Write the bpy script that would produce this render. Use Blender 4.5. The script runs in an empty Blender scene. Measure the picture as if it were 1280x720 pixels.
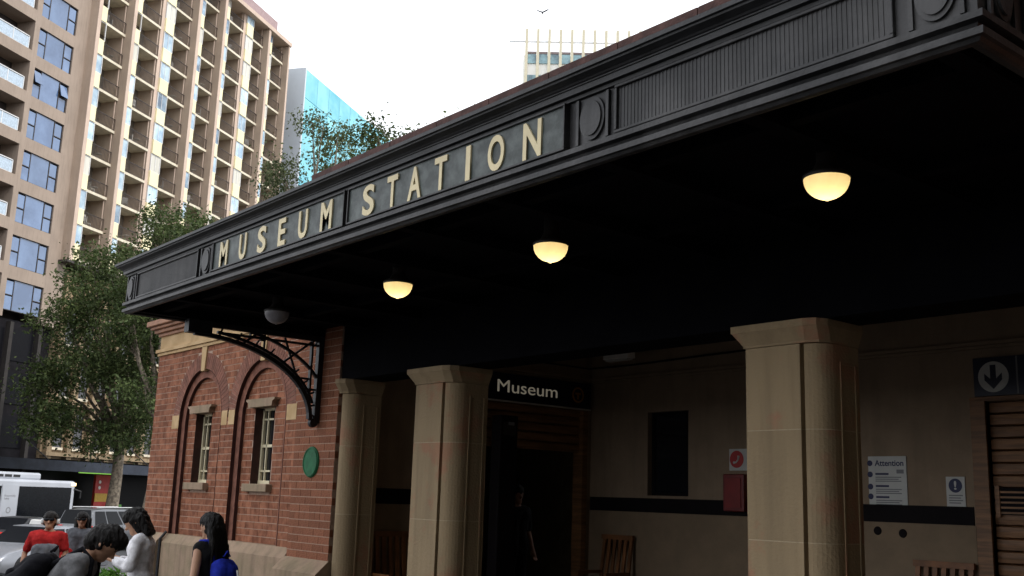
import bpy, bmesh, math, random
from mathutils import Vector, Matrix, noise
R = math.radians
random.seed(7)
sc = bpy.context.scene
C = sc.collection
TMP = bpy.data.scenes.new('scratch')
def evaluated(o):
    with bpy.context.temp_override(scene=TMP, view_layer=TMP.view_layers[0]):
        dg = bpy.context.evaluated_depsgraph_get(); dg.update(); return bpy.data.meshes.new_from_object(o.evaluated_get(dg), depsgraph=dg)

# ------------------------------------------------------------------ camera
yaw, pitch, roll = R(50.72), R(11.51), R(1.936)
fw = Vector((-math.sin(yaw)*math.cos(pitch), math.cos(yaw)*math.cos(pitch), math.sin(pitch)))
rt = Vector((math.cos(yaw), math.sin(yaw), 0)); up = rt.cross(fw)
r2 = rt*math.cos(roll) + up*math.sin(roll); u2 = up*math.cos(roll) - rt*math.sin(roll)
cam_d = bpy.data.cameras.new('camera'); cam = bpy.data.objects.new('camera', cam_d); C.objects.link(cam)
m3 = Matrix((r2, u2, -fw)).transposed(); cam.matrix_world = m3.to_4x4()
cam_d.sensor_width = 36; cam_d.lens = 1303.4/1280*36; cam_d.clip_start = .05; cam_d.clip_end = 3000
sc.camera = cam
# ------------------------------------------------------------------ sky and sun
SUN_EL, SUN_AZ = 50, 62          # azimuth measured clockwise from +Y (the sun stands behind the station, whose front is in shade)
w = bpy.data.worlds.new('World'); sc.world = w; w.use_nodes = True
nt = w.node_tree; nt.nodes.clear()
sky = nt.nodes.new('ShaderNodeTexSky'); sky.sky_type = 'NISHITA'; sky.sun_disc = False
sky.sun_elevation = R(SUN_EL); sky.sun_rotation = R(SUN_AZ); sky.dust_density = 2; sky.air_density = 1.2; sky.ozone_density = 1
hs = nt.nodes.new('ShaderNodeHueSaturation'); hs.inputs['Saturation'].default_value = .3
bg = nt.nodes.new('ShaderNodeBackground'); bg.inputs[1].default_value = .14
wo = nt.nodes.new('ShaderNodeOutputWorld')
ov = nt.nodes.new('ShaderNodeMix'); ov.data_type = 'RGBA'; ov.inputs[0].default_value = .72; ov.inputs[7].default_value = (8.6, 8.8, 9.2, 1)   # even white cloud layer over the clear sky
nt.links.new(sky.outputs[0], hs.inputs['Color']); nt.links.new(hs.outputs[0], ov.inputs[6]); nt.links.new(ov.outputs[2], bg.inputs[0]); nt.links.new(bg.outputs[0], wo.inputs[0])
sd = bpy.data.lights.new('sun', 'SUN'); sd.energy = 1.5; sd.angle = R(12); sd.color = (1, .97, .92)
so = bpy.data.objects.new('sun', sd); C.objects.link(so)
sv = Vector((math.sin(R(SUN_AZ))*math.cos(R(SUN_EL)), math.cos(R(SUN_AZ))*math.cos(R(SUN_EL)), math.sin(R(SUN_EL))))
so.rotation_euler = sv.to_track_quat('Z', 'Y').to_euler()
sc.view_settings.view_transform = 'Standard'; sc.view_settings.look = 'None'
sc.view_settings.exposure = 0.85; sc.view_settings.gamma = 1; sc.view_settings.use_curve_mapping = False

# ------------------------------------------------------------------ helpers
def tag(o, label=None, cat=None, group=None, kind=None):
    if label: o['label'] = label
    if cat: o['category'] = cat
    if group: o['group'] = group
    if kind: o['kind'] = kind
    return o
def thing(name, label, cat, loc=(0, 0, 0), rotz=0, group=None):
    o = bpy.data.objects.new(name, None); C.objects.link(o); o.empty_display_size = .2
    o.location = loc; o.rotation_euler = (0, 0, rotz)
    return tag(o, label, cat, group)
def link(name, me, parent=None, loc=None, scale=None, rot=None):
    o = bpy.data.objects.new(name, me); C.objects.link(o)
    if parent: o.parent = parent
    if loc is not None: o.location = loc
    if scale is not None: o.scale = scale
    if rot is not None: o.rotation_euler = rot
    return o

MATS = {}
def mat(name, col, rough=.7, amt=.15, scale=6, col2=None, bump=0, bscale=40, metal=0, spec=.4, rnd=0, stretch=None, lo=.4, hi=.62, emit=None, trans=0, island=0, streak=0):
    if name in MATS: return MATS[name]
    m = bpy.data.materials.new(name); m.use_nodes = True; N = m.node_tree.nodes; L = m.node_tree.links
    b = N['Principled BSDF']; b.inputs['Roughness'].default_value = rough; b.inputs['Metallic'].default_value = metal
    b.inputs['Specular IOR Level'].default_value = spec
    tc = N.new('ShaderNodeTexCoord'); mp = N.new('ShaderNodeMapping'); L.new(tc.outputs['Object'], mp.inputs[0])
    if stretch: mp.inputs['Scale'].default_value = stretch
    if rnd:
        oi = N.new('ShaderNodeObjectInfo'); cmb = N.new('ShaderNodeVectorMath'); cmb.operation = 'SCALE'
        cmb.inputs[0].default_value = (31, 57, 13); L.new(oi.outputs['Random'], cmb.inputs['Scale']); L.new(cmb.outputs[0], mp.inputs['Location'])
    nz = N.new('ShaderNodeTexNoise'); nz.inputs['Scale'].default_value = scale; nz.inputs['Detail'].default_value = 6; nz.inputs['Roughness'].default_value = .62
    L.new(mp.outputs[0], nz.inputs['Vector'])
    mr = N.new('ShaderNodeMapRange'); mr.inputs[1].default_value = lo; mr.inputs[2].default_value = hi; L.new(nz.outputs[0], mr.inputs[0])
    mx = N.new('ShaderNodeMix'); mx.data_type = 'RGBA'; L.new(mr.outputs[0], mx.inputs[0])
    c1 = tuple(x*(1-amt) for x in col); c2 = col2 if col2 else tuple(min(1, x*(1+amt)) for x in col)
    mx.inputs[6].default_value = (*c1, 1); mx.inputs[7].default_value = (*c2, 1)
    out = mx.outputs[2]
    if streak:
        mp2 = N.new('ShaderNodeMapping'); mp2.inputs['Scale'].default_value = (7, 7, .7); L.new(tc.outputs['Object'], mp2.inputs[0])
        n3 = N.new('ShaderNodeTexNoise'); n3.inputs['Scale'].default_value = 1.3; n3.inputs['Detail'].default_value = 5; L.new(mp2.outputs[0], n3.inputs['Vector'])
        r3 = N.new('ShaderNodeMapRange'); r3.inputs[1].default_value = .45; r3.inputs[2].default_value = .7; r3.inputs[3].default_value = 1; r3.inputs[4].default_value = 1-streak
        L.new(n3.outputs[0], r3.inputs[0]); v3 = N.new('ShaderNodeHueSaturation'); L.new(out, v3.inputs['Color']); L.new(r3.outputs[0], v3.inputs['Value']); out = v3.outputs[0]
    if rnd or island:
        hsv = N.new('ShaderNodeHueSaturation'); L.new(out, hsv.inputs['Color'])
        mr2 = N.new('ShaderNodeMapRange'); k = rnd or island; mr2.inputs[3].default_value = 1-k; mr2.inputs[4].default_value = 1+k
        if island:
            ge = N.new('ShaderNodeNewGeometry'); ad = N.new('ShaderNodeMath'); ad.operation = 'ADD'; fr = N.new('ShaderNodeMath'); fr.operation = 'FRACT'
            oi2 = N.new('ShaderNodeObjectInfo'); L.new(ge.outputs['Random Per Island'], ad.inputs[0]); L.new(oi2.outputs['Random'], ad.inputs[1]); L.new(ad.outputs[0], fr.inputs[0]); L.new(fr.outputs[0], mr2.inputs[0])
        else: L.new(oi.outputs['Random'], mr2.inputs[0])
        L.new(mr2.outputs[0], hsv.inputs['Value']); out = hsv.outputs[0]
    L.new(out, b.inputs['Base Color'])
    if bump:
        n2 = N.new('ShaderNodeTexNoise'); n2.inputs['Scale'].default_value = bscale; n2.inputs['Detail'].default_value = 5; L.new(mp.outputs[0], n2.inputs['Vector'])
        bp = N.new('ShaderNodeBump'); bp.inputs['Strength'].default_value = bump; bp.inputs['Distance'].default_value = .02; L.new(n2.outputs[0], bp.inputs['Height']); L.new(bp.outputs[0], b.inputs['Normal'])
    if emit: b.inputs['Emission Color'].default_value = (*emit[0], 1); b.inputs['Emission Strength'].default_value = emit[1]
    if trans:
        tr = N.new('ShaderNodeBsdfTranslucent'); L.new(out, tr.inputs[0]); ms = N.new('ShaderNodeMixShader'); ms.inputs[0].default_value = trans
        L.new(b.outputs[0], ms.inputs[1]); L.new(tr.outputs[0], ms.inputs[2]); L.new(ms.outputs[0], N['Material Output'].inputs[0])
    MATS[name] = m
    return m

class MB:
    def __init__(s): s.v = []; s.f = []; s.m = []; s.mi = 0
    def quad(s, a, b, c, d): n = len(s.v); s.v += [tuple(a), tuple(b), tuple(c), tuple(d)]; s.f.append((n, n+1, n+2, n+3)); return s
    def poly(s, pts): n = len(s.v); s.v += [tuple(p) for p in pts]; s.f.append(tuple(range(n, n+len(pts)))); return s
    def box(s, x0, x1, y0, y1, z0, z1):
        n = len(s.v)
        s.v += [(x0, y0, z0), (x1, y0, z0), (x1, y1, z0), (x0, y1, z0), (x0, y0, z1), (x1, y0, z1), (x1, y1, z1), (x0, y1, z1)]
        s.f += [tuple(n+i for i in q) for q in ((0, 3, 2, 1), (4, 5, 6, 7), (0, 1, 5, 4), (1, 2, 6, 5), (2, 3, 7, 6), (3, 0, 4, 7))]
        return s
    def prism(s, pts, f0, f1):
        """pts: 2D outline, f0/f1: functions mapping (a,b) to the two end positions"""
        n = len(s.v); k = len(pts); s.v += [tuple(f0(*p)) for p in pts] + [tuple(f1(*p)) for p in pts]
        s.f.append(tuple(n+k-1-i for i in range(k))); s.f.append(tuple(n+k+i for i in range(k)))
        for i in range(k): j = (i+1) % k; s.f.append((n+i, n+j, n+k+j, n+k+i))
        return s
    def tube(s, pts, rad, seg=8, caps=True):
        pts = [Vector(p) for p in pts]; k = len(pts); base = len(s.v); prev = None
        for i, p in enumerate(pts):
            t = (pts[min(i+1, k-1)]-pts[max(i-1, 0)]).normalized()
            if prev is None: a = t.orthogonal().normalized()
            else: a = (prev - t*prev.dot(t)).normalized()
            prev = a; b = t.cross(a); r = rad[i] if isinstance(rad, (list, tuple)) else rad
            for j in range(seg): an = 2*math.pi*j/seg; s.v.append(tuple(p+(a*math.cos(an)+b*math.sin(an))*r))
        for i in range(k-1):
            for j in range(seg): j2 = (j+1) % seg; s.f.append((base+i*seg+j, base+i*seg+j2, base+(i+1)*seg+j2, base+(i+1)*seg+j))
        if caps: s.f.append(tuple(base+seg-1-j for j in range(seg))); s.f.append(tuple(base+(k-1)*seg+j for j in range(seg)))
        return s
    def lathe(s, prof, c=(0, 0, 0), seg=24, axis='z'):
        base = len(s.v); k = len(prof)
        for r, h in prof:
            for j in range(seg):
                an = 2*math.pi*j/seg; x, y = r*math.cos(an), r*math.sin(an)
                q = (x, y, h) if axis == 'z' else ((h, x, y) if axis == 'x' else (x, h, y))
                s.v.append((c[0]+q[0], c[1]+q[1], c[2]+q[2]))
        for i in range(k-1):
            for j in range(seg): j2 = (j+1) % seg; s.f.append((base+i*seg+j, base+i*seg+j2, base+(i+1)*seg+j2, base+(i+1)*seg+j))
        return s
    def mesh(s, name, m, smooth=False):
        me = bpy.data.meshes.new(name); me.from_pydata(s.v, [], s.f); me.update()
        for x in (m if isinstance(m, (list, tuple)) else [m]): me.materials.append(x)
        bm = bmesh.new(); bm.from_mesh(me)
        bmesh.ops.recalc_face_normals(bm, faces=bm.faces); bm.to_mesh(me); bm.free()
        if smooth: me.polygons.foreach_set('use_smooth', [True]*len(me.polygons))
        return me
    def build(s, name, m, parent=None, smooth=False, bevel=0, loc=None, rot=None):
        o = link(name, s.mesh(name, m, smooth), parent, loc, None, rot)
        if bevel:
            b = o.modifiers.new('bevel', 'BEVEL'); b.width = bevel; b.segments = 2; b.limit_method = 'ANGLE'; b.angle_limit = R(40)
        return o
def box(name, b, m, parent=None, bevel=0): return MB().box(*b).build(name, m, parent, bevel=bevel)

def text_mesh(name, txt, m, parent, org, ux, uz, w=None, h=.1, ext=.004, offset=0, center=False):
    """flat raised lettering: org = lower-left corner, ux/uz = reading and up directions; scaled to width w and height h"""
    cu = bpy.data.curves.new('lettering', 'FONT'); cu.body = txt; cu.extrude = 1; cu.offset = offset; cu.resolution_u = 5
    to = bpy.data.objects.new('lettering', cu); TMP.collection.objects.link(to); me = evaluated(to); bpy.data.objects.remove(to); bpy.data.curves.remove(cu)
    xs = [v.co.x for v in me.vertices]; ys = [v.co.y for v in me.vertices]
    x0, x1, y0, y1 = min(xs), max(xs), min(ys), max(ys); sy = h/(y1-y0); sx = w/(x1-x0) if w else sy
    ux, uz = Vector(ux), Vector(uz); un = ux.cross(uz); org = Vector(org)
    for v in me.vertices: v.co = org + ux*((v.co.x-x0)*sx) + uz*((v.co.y-y0)*sy) + un*((v.co.z+1)*.5*ext)
    me.materials.clear(); me.materials.append(m); me.name = name
    return link(name, me, parent)

AX, AZ = (1, 0, 0), (0, 0, 1)
th = R(34.01)
DV = Vector((-math.sin(th), math.cos(th), 0)); NV = Vector((math.cos(th), math.sin(th), 0))
ST_ROT = math.atan2(DV.y, DV.x)
def ST(s, t, z=0): v = DV*s - NV*t; return Vector((v.x, v.y, z))      # street frame: s along the avenue, t across it
def zg(x): return max(-1.45+.035*min(x, 0), -2.5)

# ------------------------------------------------------------------ materials
M_black = mat('black_paint', (.016, .0165, .019), .5, .35, 5, bump=.15, bscale=60, spec=.45, streak=.4)
M_frieze = mat('weathered_dark_paint', (.033, .033, .037), .5, .4, 2.2, col2=(.056, .054, .055), bump=.15, bscale=50, streak=.6)
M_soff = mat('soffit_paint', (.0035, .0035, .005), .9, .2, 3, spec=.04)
M_green = mat('verdigris_board', (.042, .055, .052), .5, .2, 9, col2=(.12, .14, .135), bump=.1, bscale=30, lo=.42, hi=.7)
M_gold = mat('gilt_letter', (.78, .66, .40), .5, .06, 6, metal=0)
M_brick = mat('brick', (.265, .094, .049), .85, .3, 9, col2=(.33, .135, .075), bump=.3, bscale=50, island=.16, spec=.2, streak=.18)
M_dkb = mat('reveal_shade_brick', (.045, .016, .013), .6, .3, 9)  # brick darkened so the reveals carry painted-in shade
M_mortar = mat('mortar', (.42, .29, .22), .95, .15, 20, bump=.2)
M_rub = mat('rubbed_brick', (.21, .08, .05), .85, .25, 10, col2=(.25, .10, .065), bump=.2, bscale=60, island=.13)
M_stone = mat('sandstone', (.30, .225, .14), .85, .14, 3.5, col2=(.34, .235, .16), bump=.25, bscale=45, streak=.25)
M_stonep = mat('sandstone_column', (.375, .275, .16), .85, .13, 1.9, col2=(.36, .195, .115), bump=.3, bscale=45, lo=.54, hi=.63, rnd=.05, streak=.2)
M_cream = mat('cream_stone', (.50, .33, .155), .8, .12, 4, col2=(.55, .38, .2), bump=.1)
M_joint = mat('pale_mortar', (.46, .37, .25), .9, .1, 20)
M_eave = mat('eave_timber', (.34, .17, .10), .7, .15, 6)
M_cw = mat('portico_wall_paint', (.27, .195, .13), .8, .08, 3, bump=.1, streak=.12)
M_cw2 = mat('portico_dado_paint', (.23, .165, .105), .8, .08, 3, bump=.1)
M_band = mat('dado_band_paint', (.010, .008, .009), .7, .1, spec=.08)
M_wood = mat('varnished_timber', (.23, .11, .045), .5, .3, 4, stretch=(.6, .6, 9), bump=.1, rnd=.12)
M_bench = mat('bench_timber', (.21, .085, .03), .5, .25, 5, rnd=.1)
M_signw = mat('backlit_sign_white', (.6, .58, .5), .5, .03, emit=((1, .9, .7), .06))
M_navy = mat('navy_sign', (.006, .008, .028), .35, .1)
M_white = mat('white_paint', (.72, .71, .68), .6, .05)
M_paper = mat('poster_paper', (.55, .55, .53), .7, .04)
M_ink = mat('print_ink', (.03, .035, .09), .6, .05)
M_grey = mat('print_grey', (.2, .2, .21), .6, .05)
M_red = mat('red_enamel', (.42, .03, .03), .45, .1)
M_iron = mat('cast_iron', (.011, .012, .016), .5, .25, 8, bump=.2)
M_sash = mat('sash_paint', (.70, .62, .42), .55, .06)
M_glassd = mat('dark_glass', (.012, .013, .016), .08, .1, spec=.6)
M_plaq = mat('green_plaque', (.012, .115, .045), .6, .2, 14, bump=.1, spec=.2)
M_roofr = mat('parapet_brick', (.085, .04, .034), .85, .3, 5, bump=.3, rnd=.05)
M_concrete = mat('floor_concrete', (.05, .045, .04), .85, .15, 5)
M_asph = mat('asphalt', (.055, .055, .058), .9, .25, 12, bump=.3)
M_pave = mat('paving', (.066, .063, .058), .85, .15, 6, bump=.15)
M_kerb = mat('kerb_stone', (.26, .25, .23), .85, .12, 6)
M_line = mat('road_paint', (.62, .62, .6), .7, .15, 20)

# ------------------------------------------------------------------ ground
def sheet(name, s0, s1, t0, t1, m, dz=0, ns=40, ntt=20):
    b = MB(); base = 0
    for i in range(ns+1):
        for j in range(ntt+1):
            p = ST(s0+(s1-s0)*i/ns, t0+(t1-t0)*j/ntt); b.v.append((p.x, p.y, zg(p.x)+dz))
    for i in range(ns):
        for j in range(ntt): a = i*(ntt+1)+j; b.f.append((a, a+1, a+ntt+2, a+ntt+1))
    return tag(b.build(name, m), kind='structure')
g = MB().quad((-1500, -1500, -3.2), (1500, -1500, -3.2), (1500, 1500, -3.2), (-1500, 1500, -3.2)).build('ground', M_pave); tag(g, kind='structure')
sheet('pavement', -60, 200, -60, 20, M_pave, 0, 130, 40)
sheet('road', -60, 200, 20, 48, M_asph, -.13, 130, 20)
sheet('far_pavement', -60, 200, 48, 58, M_pave, 0, 130, 5)
for nm, ta, tb in (('kerb', 19.85, 20.1), ('far_kerb', 47.9, 48.15)):
    b = MB()
    for i in range(130):
        sa, sb = -60+2*i, -58+2*i-.012
        A, B_, Cc, D = ST(sa, ta), ST(sb, ta), ST(sb, tb), ST(sa, tb)
        top = [(p.x, p.y, zg(p.x)+.006) for p in (A, B_, Cc, D)]; bot = [(p[0], p[1], p[2]-.2) for p in top]
        b.quad(*top); b.quad(bot[0], bot[1], top[1], top[0]); b.quad(bot[3], bot[2], top[2], top[3])
    tag(b.build(nm, M_kerb), kind='structure')
for t in (24.6, 29.4, 34.2, 39.2, 43.6):
    b = MB()
    for i in range(30):
        s0 = i*6
        ps = [ST(s0, t-.06), ST(s0+2.4, t-.06), ST(s0+2.4, t+.06), ST(s0, t+.06)]; b.quad(*[(p.x, p.y, zg(p.x)-.126) for p in ps])
    tag(b.build('lane_marking', M_line), kind='structure')

# ------------------------------------------------------------------ brick pavilion (left wing of the station)
WY, PY, ZS, AW, AI = 6.05, 6.0, .97, .73, .61          # wall plane, pilaster plane, springing, outer and inner arch radius
ARCH = (-14.30, -12.42); XL, XP0, XP1 = -16.04, -11.33, -10.37; ZP, ZT = -.63, 2.02
pav = thing('brick_pavilion', 'red brick station wing with blind arches and narrow sash windows beside the canopy', 'building', (-13.2, 6.05, -2.0))
def pl(o): o.matrix_parent_inverse = Matrix.Translation((13.2, -6.05, 2.0)); return o
def pbox(name, b, m, bevel=0): return pl(box(name, b, m, pav, bevel))
def arch_sheet(x0, x1, z0, z1, holes, w, Y, dep):
    b = MB(); xs = [x0]
    for c in holes: xs += [c-w, c+w]
    xs.append(x1)
    for i in range(0, len(xs), 2): b.quad((xs[i], Y, z0), (xs[i+1], Y, z0), (xs[i+1], Y, z1), (xs[i], Y, z1))
    for c in holes:
        n = 24; P = [(c+w*math.cos(math.pi*k/n), ZS+w*math.sin(math.pi*k/n)) for k in range(n+1)]
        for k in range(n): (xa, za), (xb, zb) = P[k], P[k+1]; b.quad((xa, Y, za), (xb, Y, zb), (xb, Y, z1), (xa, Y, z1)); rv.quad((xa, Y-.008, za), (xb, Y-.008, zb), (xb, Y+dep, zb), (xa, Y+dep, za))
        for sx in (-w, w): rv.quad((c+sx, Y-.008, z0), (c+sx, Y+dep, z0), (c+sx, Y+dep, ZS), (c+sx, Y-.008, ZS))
    return b
rv = MB(); wall = pl(arch_sheet(XL, XP0+.02, ZP-.05, ZT+.03, ARCH, AW, WY+.0035, .05).build('wall', M_mortar, pav))
D1, D2 = WY+.047, WY+.095
b = MB()
for c in ARCH:                                             # recessed inner order of each arch
    n = 26
    pts_o = [(c-AW-.01, ZP-.02)] + [(c-(AW+.01)*math.cos(math.pi*k/n), ZS+(AW+.01)*math.sin(math.pi*k/n)) for k in range(n+1)] + [(c+AW+.01, ZP-.02)]
    pts_i = [(c-AI, ZP-.02)] + [(c-AI*math.cos(math.pi*k/n), ZS+AI*math.sin(math.pi*k/n)) for k in range(n+1)] + [(c+AI, ZP-.02)]
    for k in range(len(pts_o)-1):
        (xa, za), (xb, zb), (xc, zc), (xd, zd) = pts_o[k], pts_o[k+1], pts_i[k+1], pts_i[k]
        b.quad((xa, D1, za), (xb, D1, zb), (xc, D1, zc), (xd, D1, zd)); rv.quad((xd, D1, zd), (xc, D1, zc), (xc, D1+.06, zc), (xd, D1+.06, zd))
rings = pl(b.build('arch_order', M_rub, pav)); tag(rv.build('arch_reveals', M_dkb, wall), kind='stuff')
# back panel of each arch, with a real window opening
WZ0, WZ1, WHW = .10, 1.075, .275
WC = [-14.36, -12.46]
for c, wc in zip(ARCH, WC):
    rv2 = MB(); b = MB(); Y = D2+.0035
    b.quad((c-.7, Y, ZP-.02), (wc-WHW, Y, ZP-.02), (wc-WHW, Y, 1.72), (c-.7, Y, 1.72)); b.quad((wc+WHW, Y, ZP-.02), (c+.7, Y, ZP-.02), (c+.7, Y, 1.72), (wc+WHW, Y, 1.72))
    b.quad((wc-WHW, Y, ZP-.02), (wc+WHW, Y, ZP-.02), (wc+WHW, Y, WZ0), (wc-WHW, Y, WZ0)); b.quad((wc-WHW, Y, WZ1), (wc+WHW, Y, WZ1), (wc+WHW, Y, 1.72), (wc-WHW, Y, 1.72))
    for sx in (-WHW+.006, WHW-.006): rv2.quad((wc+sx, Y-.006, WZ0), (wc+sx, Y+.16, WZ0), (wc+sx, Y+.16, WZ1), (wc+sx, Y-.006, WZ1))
    b.quad((wc-WHW, Y, WZ1), (wc+WHW, Y, WZ1), (wc+WHW, Y+.16, WZ1), (wc-WHW, Y+.16, WZ1))
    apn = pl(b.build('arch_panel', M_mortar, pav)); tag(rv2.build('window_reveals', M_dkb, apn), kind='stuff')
# ---- bricks
cells = []          # (priority, x0, x1, z0, z1, Y)
def lay(x0, x1, z0, z1, Y, excl, start, prio):
    z = z0; k = start
    while z+.05 < z1:
        h = min(.076, z1-z); zm = z+h/2; ex = excl(zm)
        step = .12 if k % 6 == 5 else .24
        x = x0 - (.12 if k % 2 else 0)
        while x < x1:
            segs = [(max(x, x0), min(x+step-.006, x1))]
            for e0, e1 in ex:
                ns = []
                for a, c in segs:
                    if c <= e0 or a >= e1: ns.append((a, c))
                    else:
                        if a < e0: ns.append((a, e0))
                        if c > e1: ns.append((e1, c))
                segs = ns
            for a, c in segs:
                if c-a > .025: cells.append((prio, a, c, z, z+h, Y))
            x += step
        z += .086; k += 1
lay(XP0, XP1, -.72, ZT, PY, lambda z: [], 0, 0)
blocks = [(-15.29, -15.035), (-13.565, -13.385), (-13.345, -13.155), (-11.685, -11.43)]
def ex0(z):
    e = []
    for c in ARCH:
        hw = AW+.005 if z < ZS else (math.sqrt(max((AW+.235)**2-(z-ZS)**2, 0)) if z < ZS+AW+.235 else 0)
        if hw: e.append((c-hw, c+hw))
        if z > 1.70: e.append((c-.10, c+.10))
    if .87 < z < 1.07: e += blocks
    return e
lay(XL+.24, XP0-.005, ZP, ZT, WY, ex0, 1, 1)
lay(XL, XL+.23, ZP, ZT, WY, lambda z: [(-99, -98)], 0, 1)
def ex2(c, wc):
    def f(z):
        hw = AI+.05 if z < ZS else math.sqrt(max((AI+.05)**2-(z-ZS)**2, 0)); e = [(-99, c-hw), (c+hw, 99)]
        if WZ0-.11 < z < WZ1+.02: e.append((wc-WHW, wc+WHW))
        return e
    return f
for c, wc in zip(ARCH, WC): lay(c-.7, c+.7, ZP, 1.66, D2, ex2(c, wc), 1, 1)
cells.sort(key=lambda q: (q[0], -q[1]*(q[2]-q[1])))
unit = MB().box(-.5, .5, 0, 1, -.5, .5).mesh('brick', M_brick)
# the wall that carries each brick is its parent
pil_core = pl(MB().box(XP0+.004, XP1-.004, PY+.0035, 6.4, -.73, ZT).build('pilaster', M_mortar, pav))
rest = MB()
for i, (p, x0, x1, z0, z1, Y) in enumerate(cells):
    jy = random.uniform(-.0015, .001)
    if i < 300:
        par = pil_core if p == 0 else wall
        o = link('brick', unit, par, ((x0+x1)/2, Y+jy, (z0+z1)/2), (x1-x0, .045, z1-z0))
    else: rest.box(x0, x1, Y+jy, Y+.045, z0, z1)
tag(rest.build('brickwork', M_brick, wall), kind='stuff')
# voussoirs
b = MB()
for c in ARCH:
    n = 44
    for k in range(n):
        a0, a1 = math.pi*(k+.06)/n, math.pi*(k+.94)/n
        if abs((a0+a1)/2-math.pi/2) < .085: continue
        q = [(c+r_*math.cos(a), ZS+r_*math.sin(a)) for r_, a in ((AW+.001, a0), (AW+.23, a0), (AW+.23, a1), (AW+.001, a1))]
        b.prism(q, lambda x, z: (x, WY-.001, z), lambda x, z: (x, WY+.04, z))
tag(b.build('voussoirs', M_rub, wall), kind='stuff')
for c in ARCH:
    pl(MB().prism([(c-.06, ZS+AW-.03), (c+.06, ZS+AW-.03), (c+.085, ZT), (c-.085, ZT)], lambda x, z: (x, WY-.02, z), lambda x, z: (x, WY+.05, z)).build('keystone', M_cream, pav))
for x0, x1 in blocks: pbox('impost_block', (x0, x1, WY-.004, WY+.05, .872, 1.068), M_cream, .004)
# plinth, string course, frieze, eave
pl(MB().prism([(5.97, -2.6), (5.97, -.75), (WY, ZP), (6.5, ZP), (6.5, -2.6)], lambda y, z: (-15.10, y, z), lambda y, z: (XP0-.02, y, z)).build('plinth', M_stone, pav))
pl(MB().prism([(5.91, -2.6), (5.91, -.74), (WY-.03, ZP+.005), (6.5, ZP+.005), (6.5, -2.6)], lambda y, z: (XL-.03, y, z), lambda y, z: (-15.105, y, z)).build('plinth', M_stone, pav))
pl(MB().prism([(5.84, -2.6), (5.84, -.86), (PY-.005, -.72), (6.5, -.72), (6.5, -2.6)], lambda y, z: (XP0-.03, y, z), lambda y, z: (XP1+.03, y, z)).build('plinth', M_stone, pav))
for z0, z1, o in ((2.02, 2.065, .03), (2.067, 2.12, .055)): pbox('string_course', (XL-o, XP1, WY-o, 6.6, z0, z1), M_cream, .006)
pbox('frieze', (XL, XP1, WY-.003, 6.6, 2.12, 2.325), M_cream)
for z0, z1, o in ((2.325, 2.375, .04), (2.377, 2.43, .09), (2.432, 2.475, .14)): pbox('cornice', (XL-o, XP1, WY-o, 6.7, z0, z1), M_eave, .008)
pbox('eave', (XL-.19, XP1, WY-.19, 6.9, 2.477, 2.56), M_eave, .01)
pl(MB().prism([(5.86, 2.562), (9.2, 3.1), (9.2, 2.562)], lambda y, z: (XL-.15, y, z), lambda y, z: (-10.4, y, z)).build('roof', M_roofr, pav))
pbox('side_wall', (XL, XL+.3, 6.1, 14, -2.6, 2.48), M_brick)
pbox('back_wall', (XL, -10.4, 13.9, 14.2, -2.6, 2.48), M_mortar)
# sash windows
for wc in WC:
    Y = D2
    fr = pl(MB().box(wc-WHW, wc-WHW+.045, Y+.11, Y+.17, WZ0, WZ1).box(wc+WHW-.045, wc+WHW, Y+.11, Y+.17, WZ0, WZ1).box(wc-WHW, wc+WHW, Y+.105, Y+.17, WZ0, WZ0+.045).box(wc-WHW, wc+WHW, Y+.11, Y+.17, WZ1-.03, WZ1).build('window', M_sash, pav))
    zm = (WZ0+WZ1)/2
    for a in ((wc-WHW+.04, wc+WHW-.04, zm-.018, zm+.018), (wc-WHW+.04, wc+WHW-.04, WZ0+.155, WZ0+.177), (wc-WHW+.04, wc+WHW-.04, WZ1-.155, WZ1-.133), (wc-.135, wc-.113, WZ0+.03, WZ1-.02), (wc+.113, wc+.135, WZ0+.03, WZ1-.02)):
        box('glazing_bar', (a[0], a[1], Y+.115, Y+.14, a[2], a[3]), M_sash, fr)
    for z0, z1 in ((WZ0+.04, zm), (zm, WZ1-.03)): box('pane', (wc-WHW+.04, wc+WHW-.04, Y+.143, Y+.149, z0, z1), M_glassd, fr)
    pbox('window_sill', (wc-.345, wc+.345, Y-.085, Y+.1, .0, .1), M_stone, .01)
    pl(MB().prism([(-.33, 1.075), (.33, 1.075), (.34, 1.135), (.40, 1.16), (.40, 1.182), (-.40, 1.182), (-.40, 1.16), (-.34, 1.135)], lambda x, z: (wc+x, Y-.085, z), lambda x, z: (wc+x, Y+.03, z)).build('window_hood', M_stone, pav))
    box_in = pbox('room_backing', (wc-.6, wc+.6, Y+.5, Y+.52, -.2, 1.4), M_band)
pl(MB().tube([(-15.07, 5.955, -2.5), (-15.07, 5.955, -.7), (-15.05, 6.03, -.6)], .022, 6).build('plinth_strip', M_iron, pav))  # thin dark strip down the plinth at the pier step
# plaque
pq = MB().lathe([(0, -.022), (.155, -.022), (.175, -.014), (.178, 0)], (-10.88, PY-.002, .358), 40, 'y').build('heritage_plaque', M_plaq, smooth=False)
tag(pq, 'round green plaque fixed to the brick pilaster under the bracket', 'plaque')
rg = MB()
for rr in (.158,): rg.lathe([(rr-.006, -.0245), (rr-.006, -.028), (rr+.006, -.028), (rr+.006, -.0245)], (-10.88, PY-.002, .358), 40, 'y')
rg.build('rim', M_plaq, pq)

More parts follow.
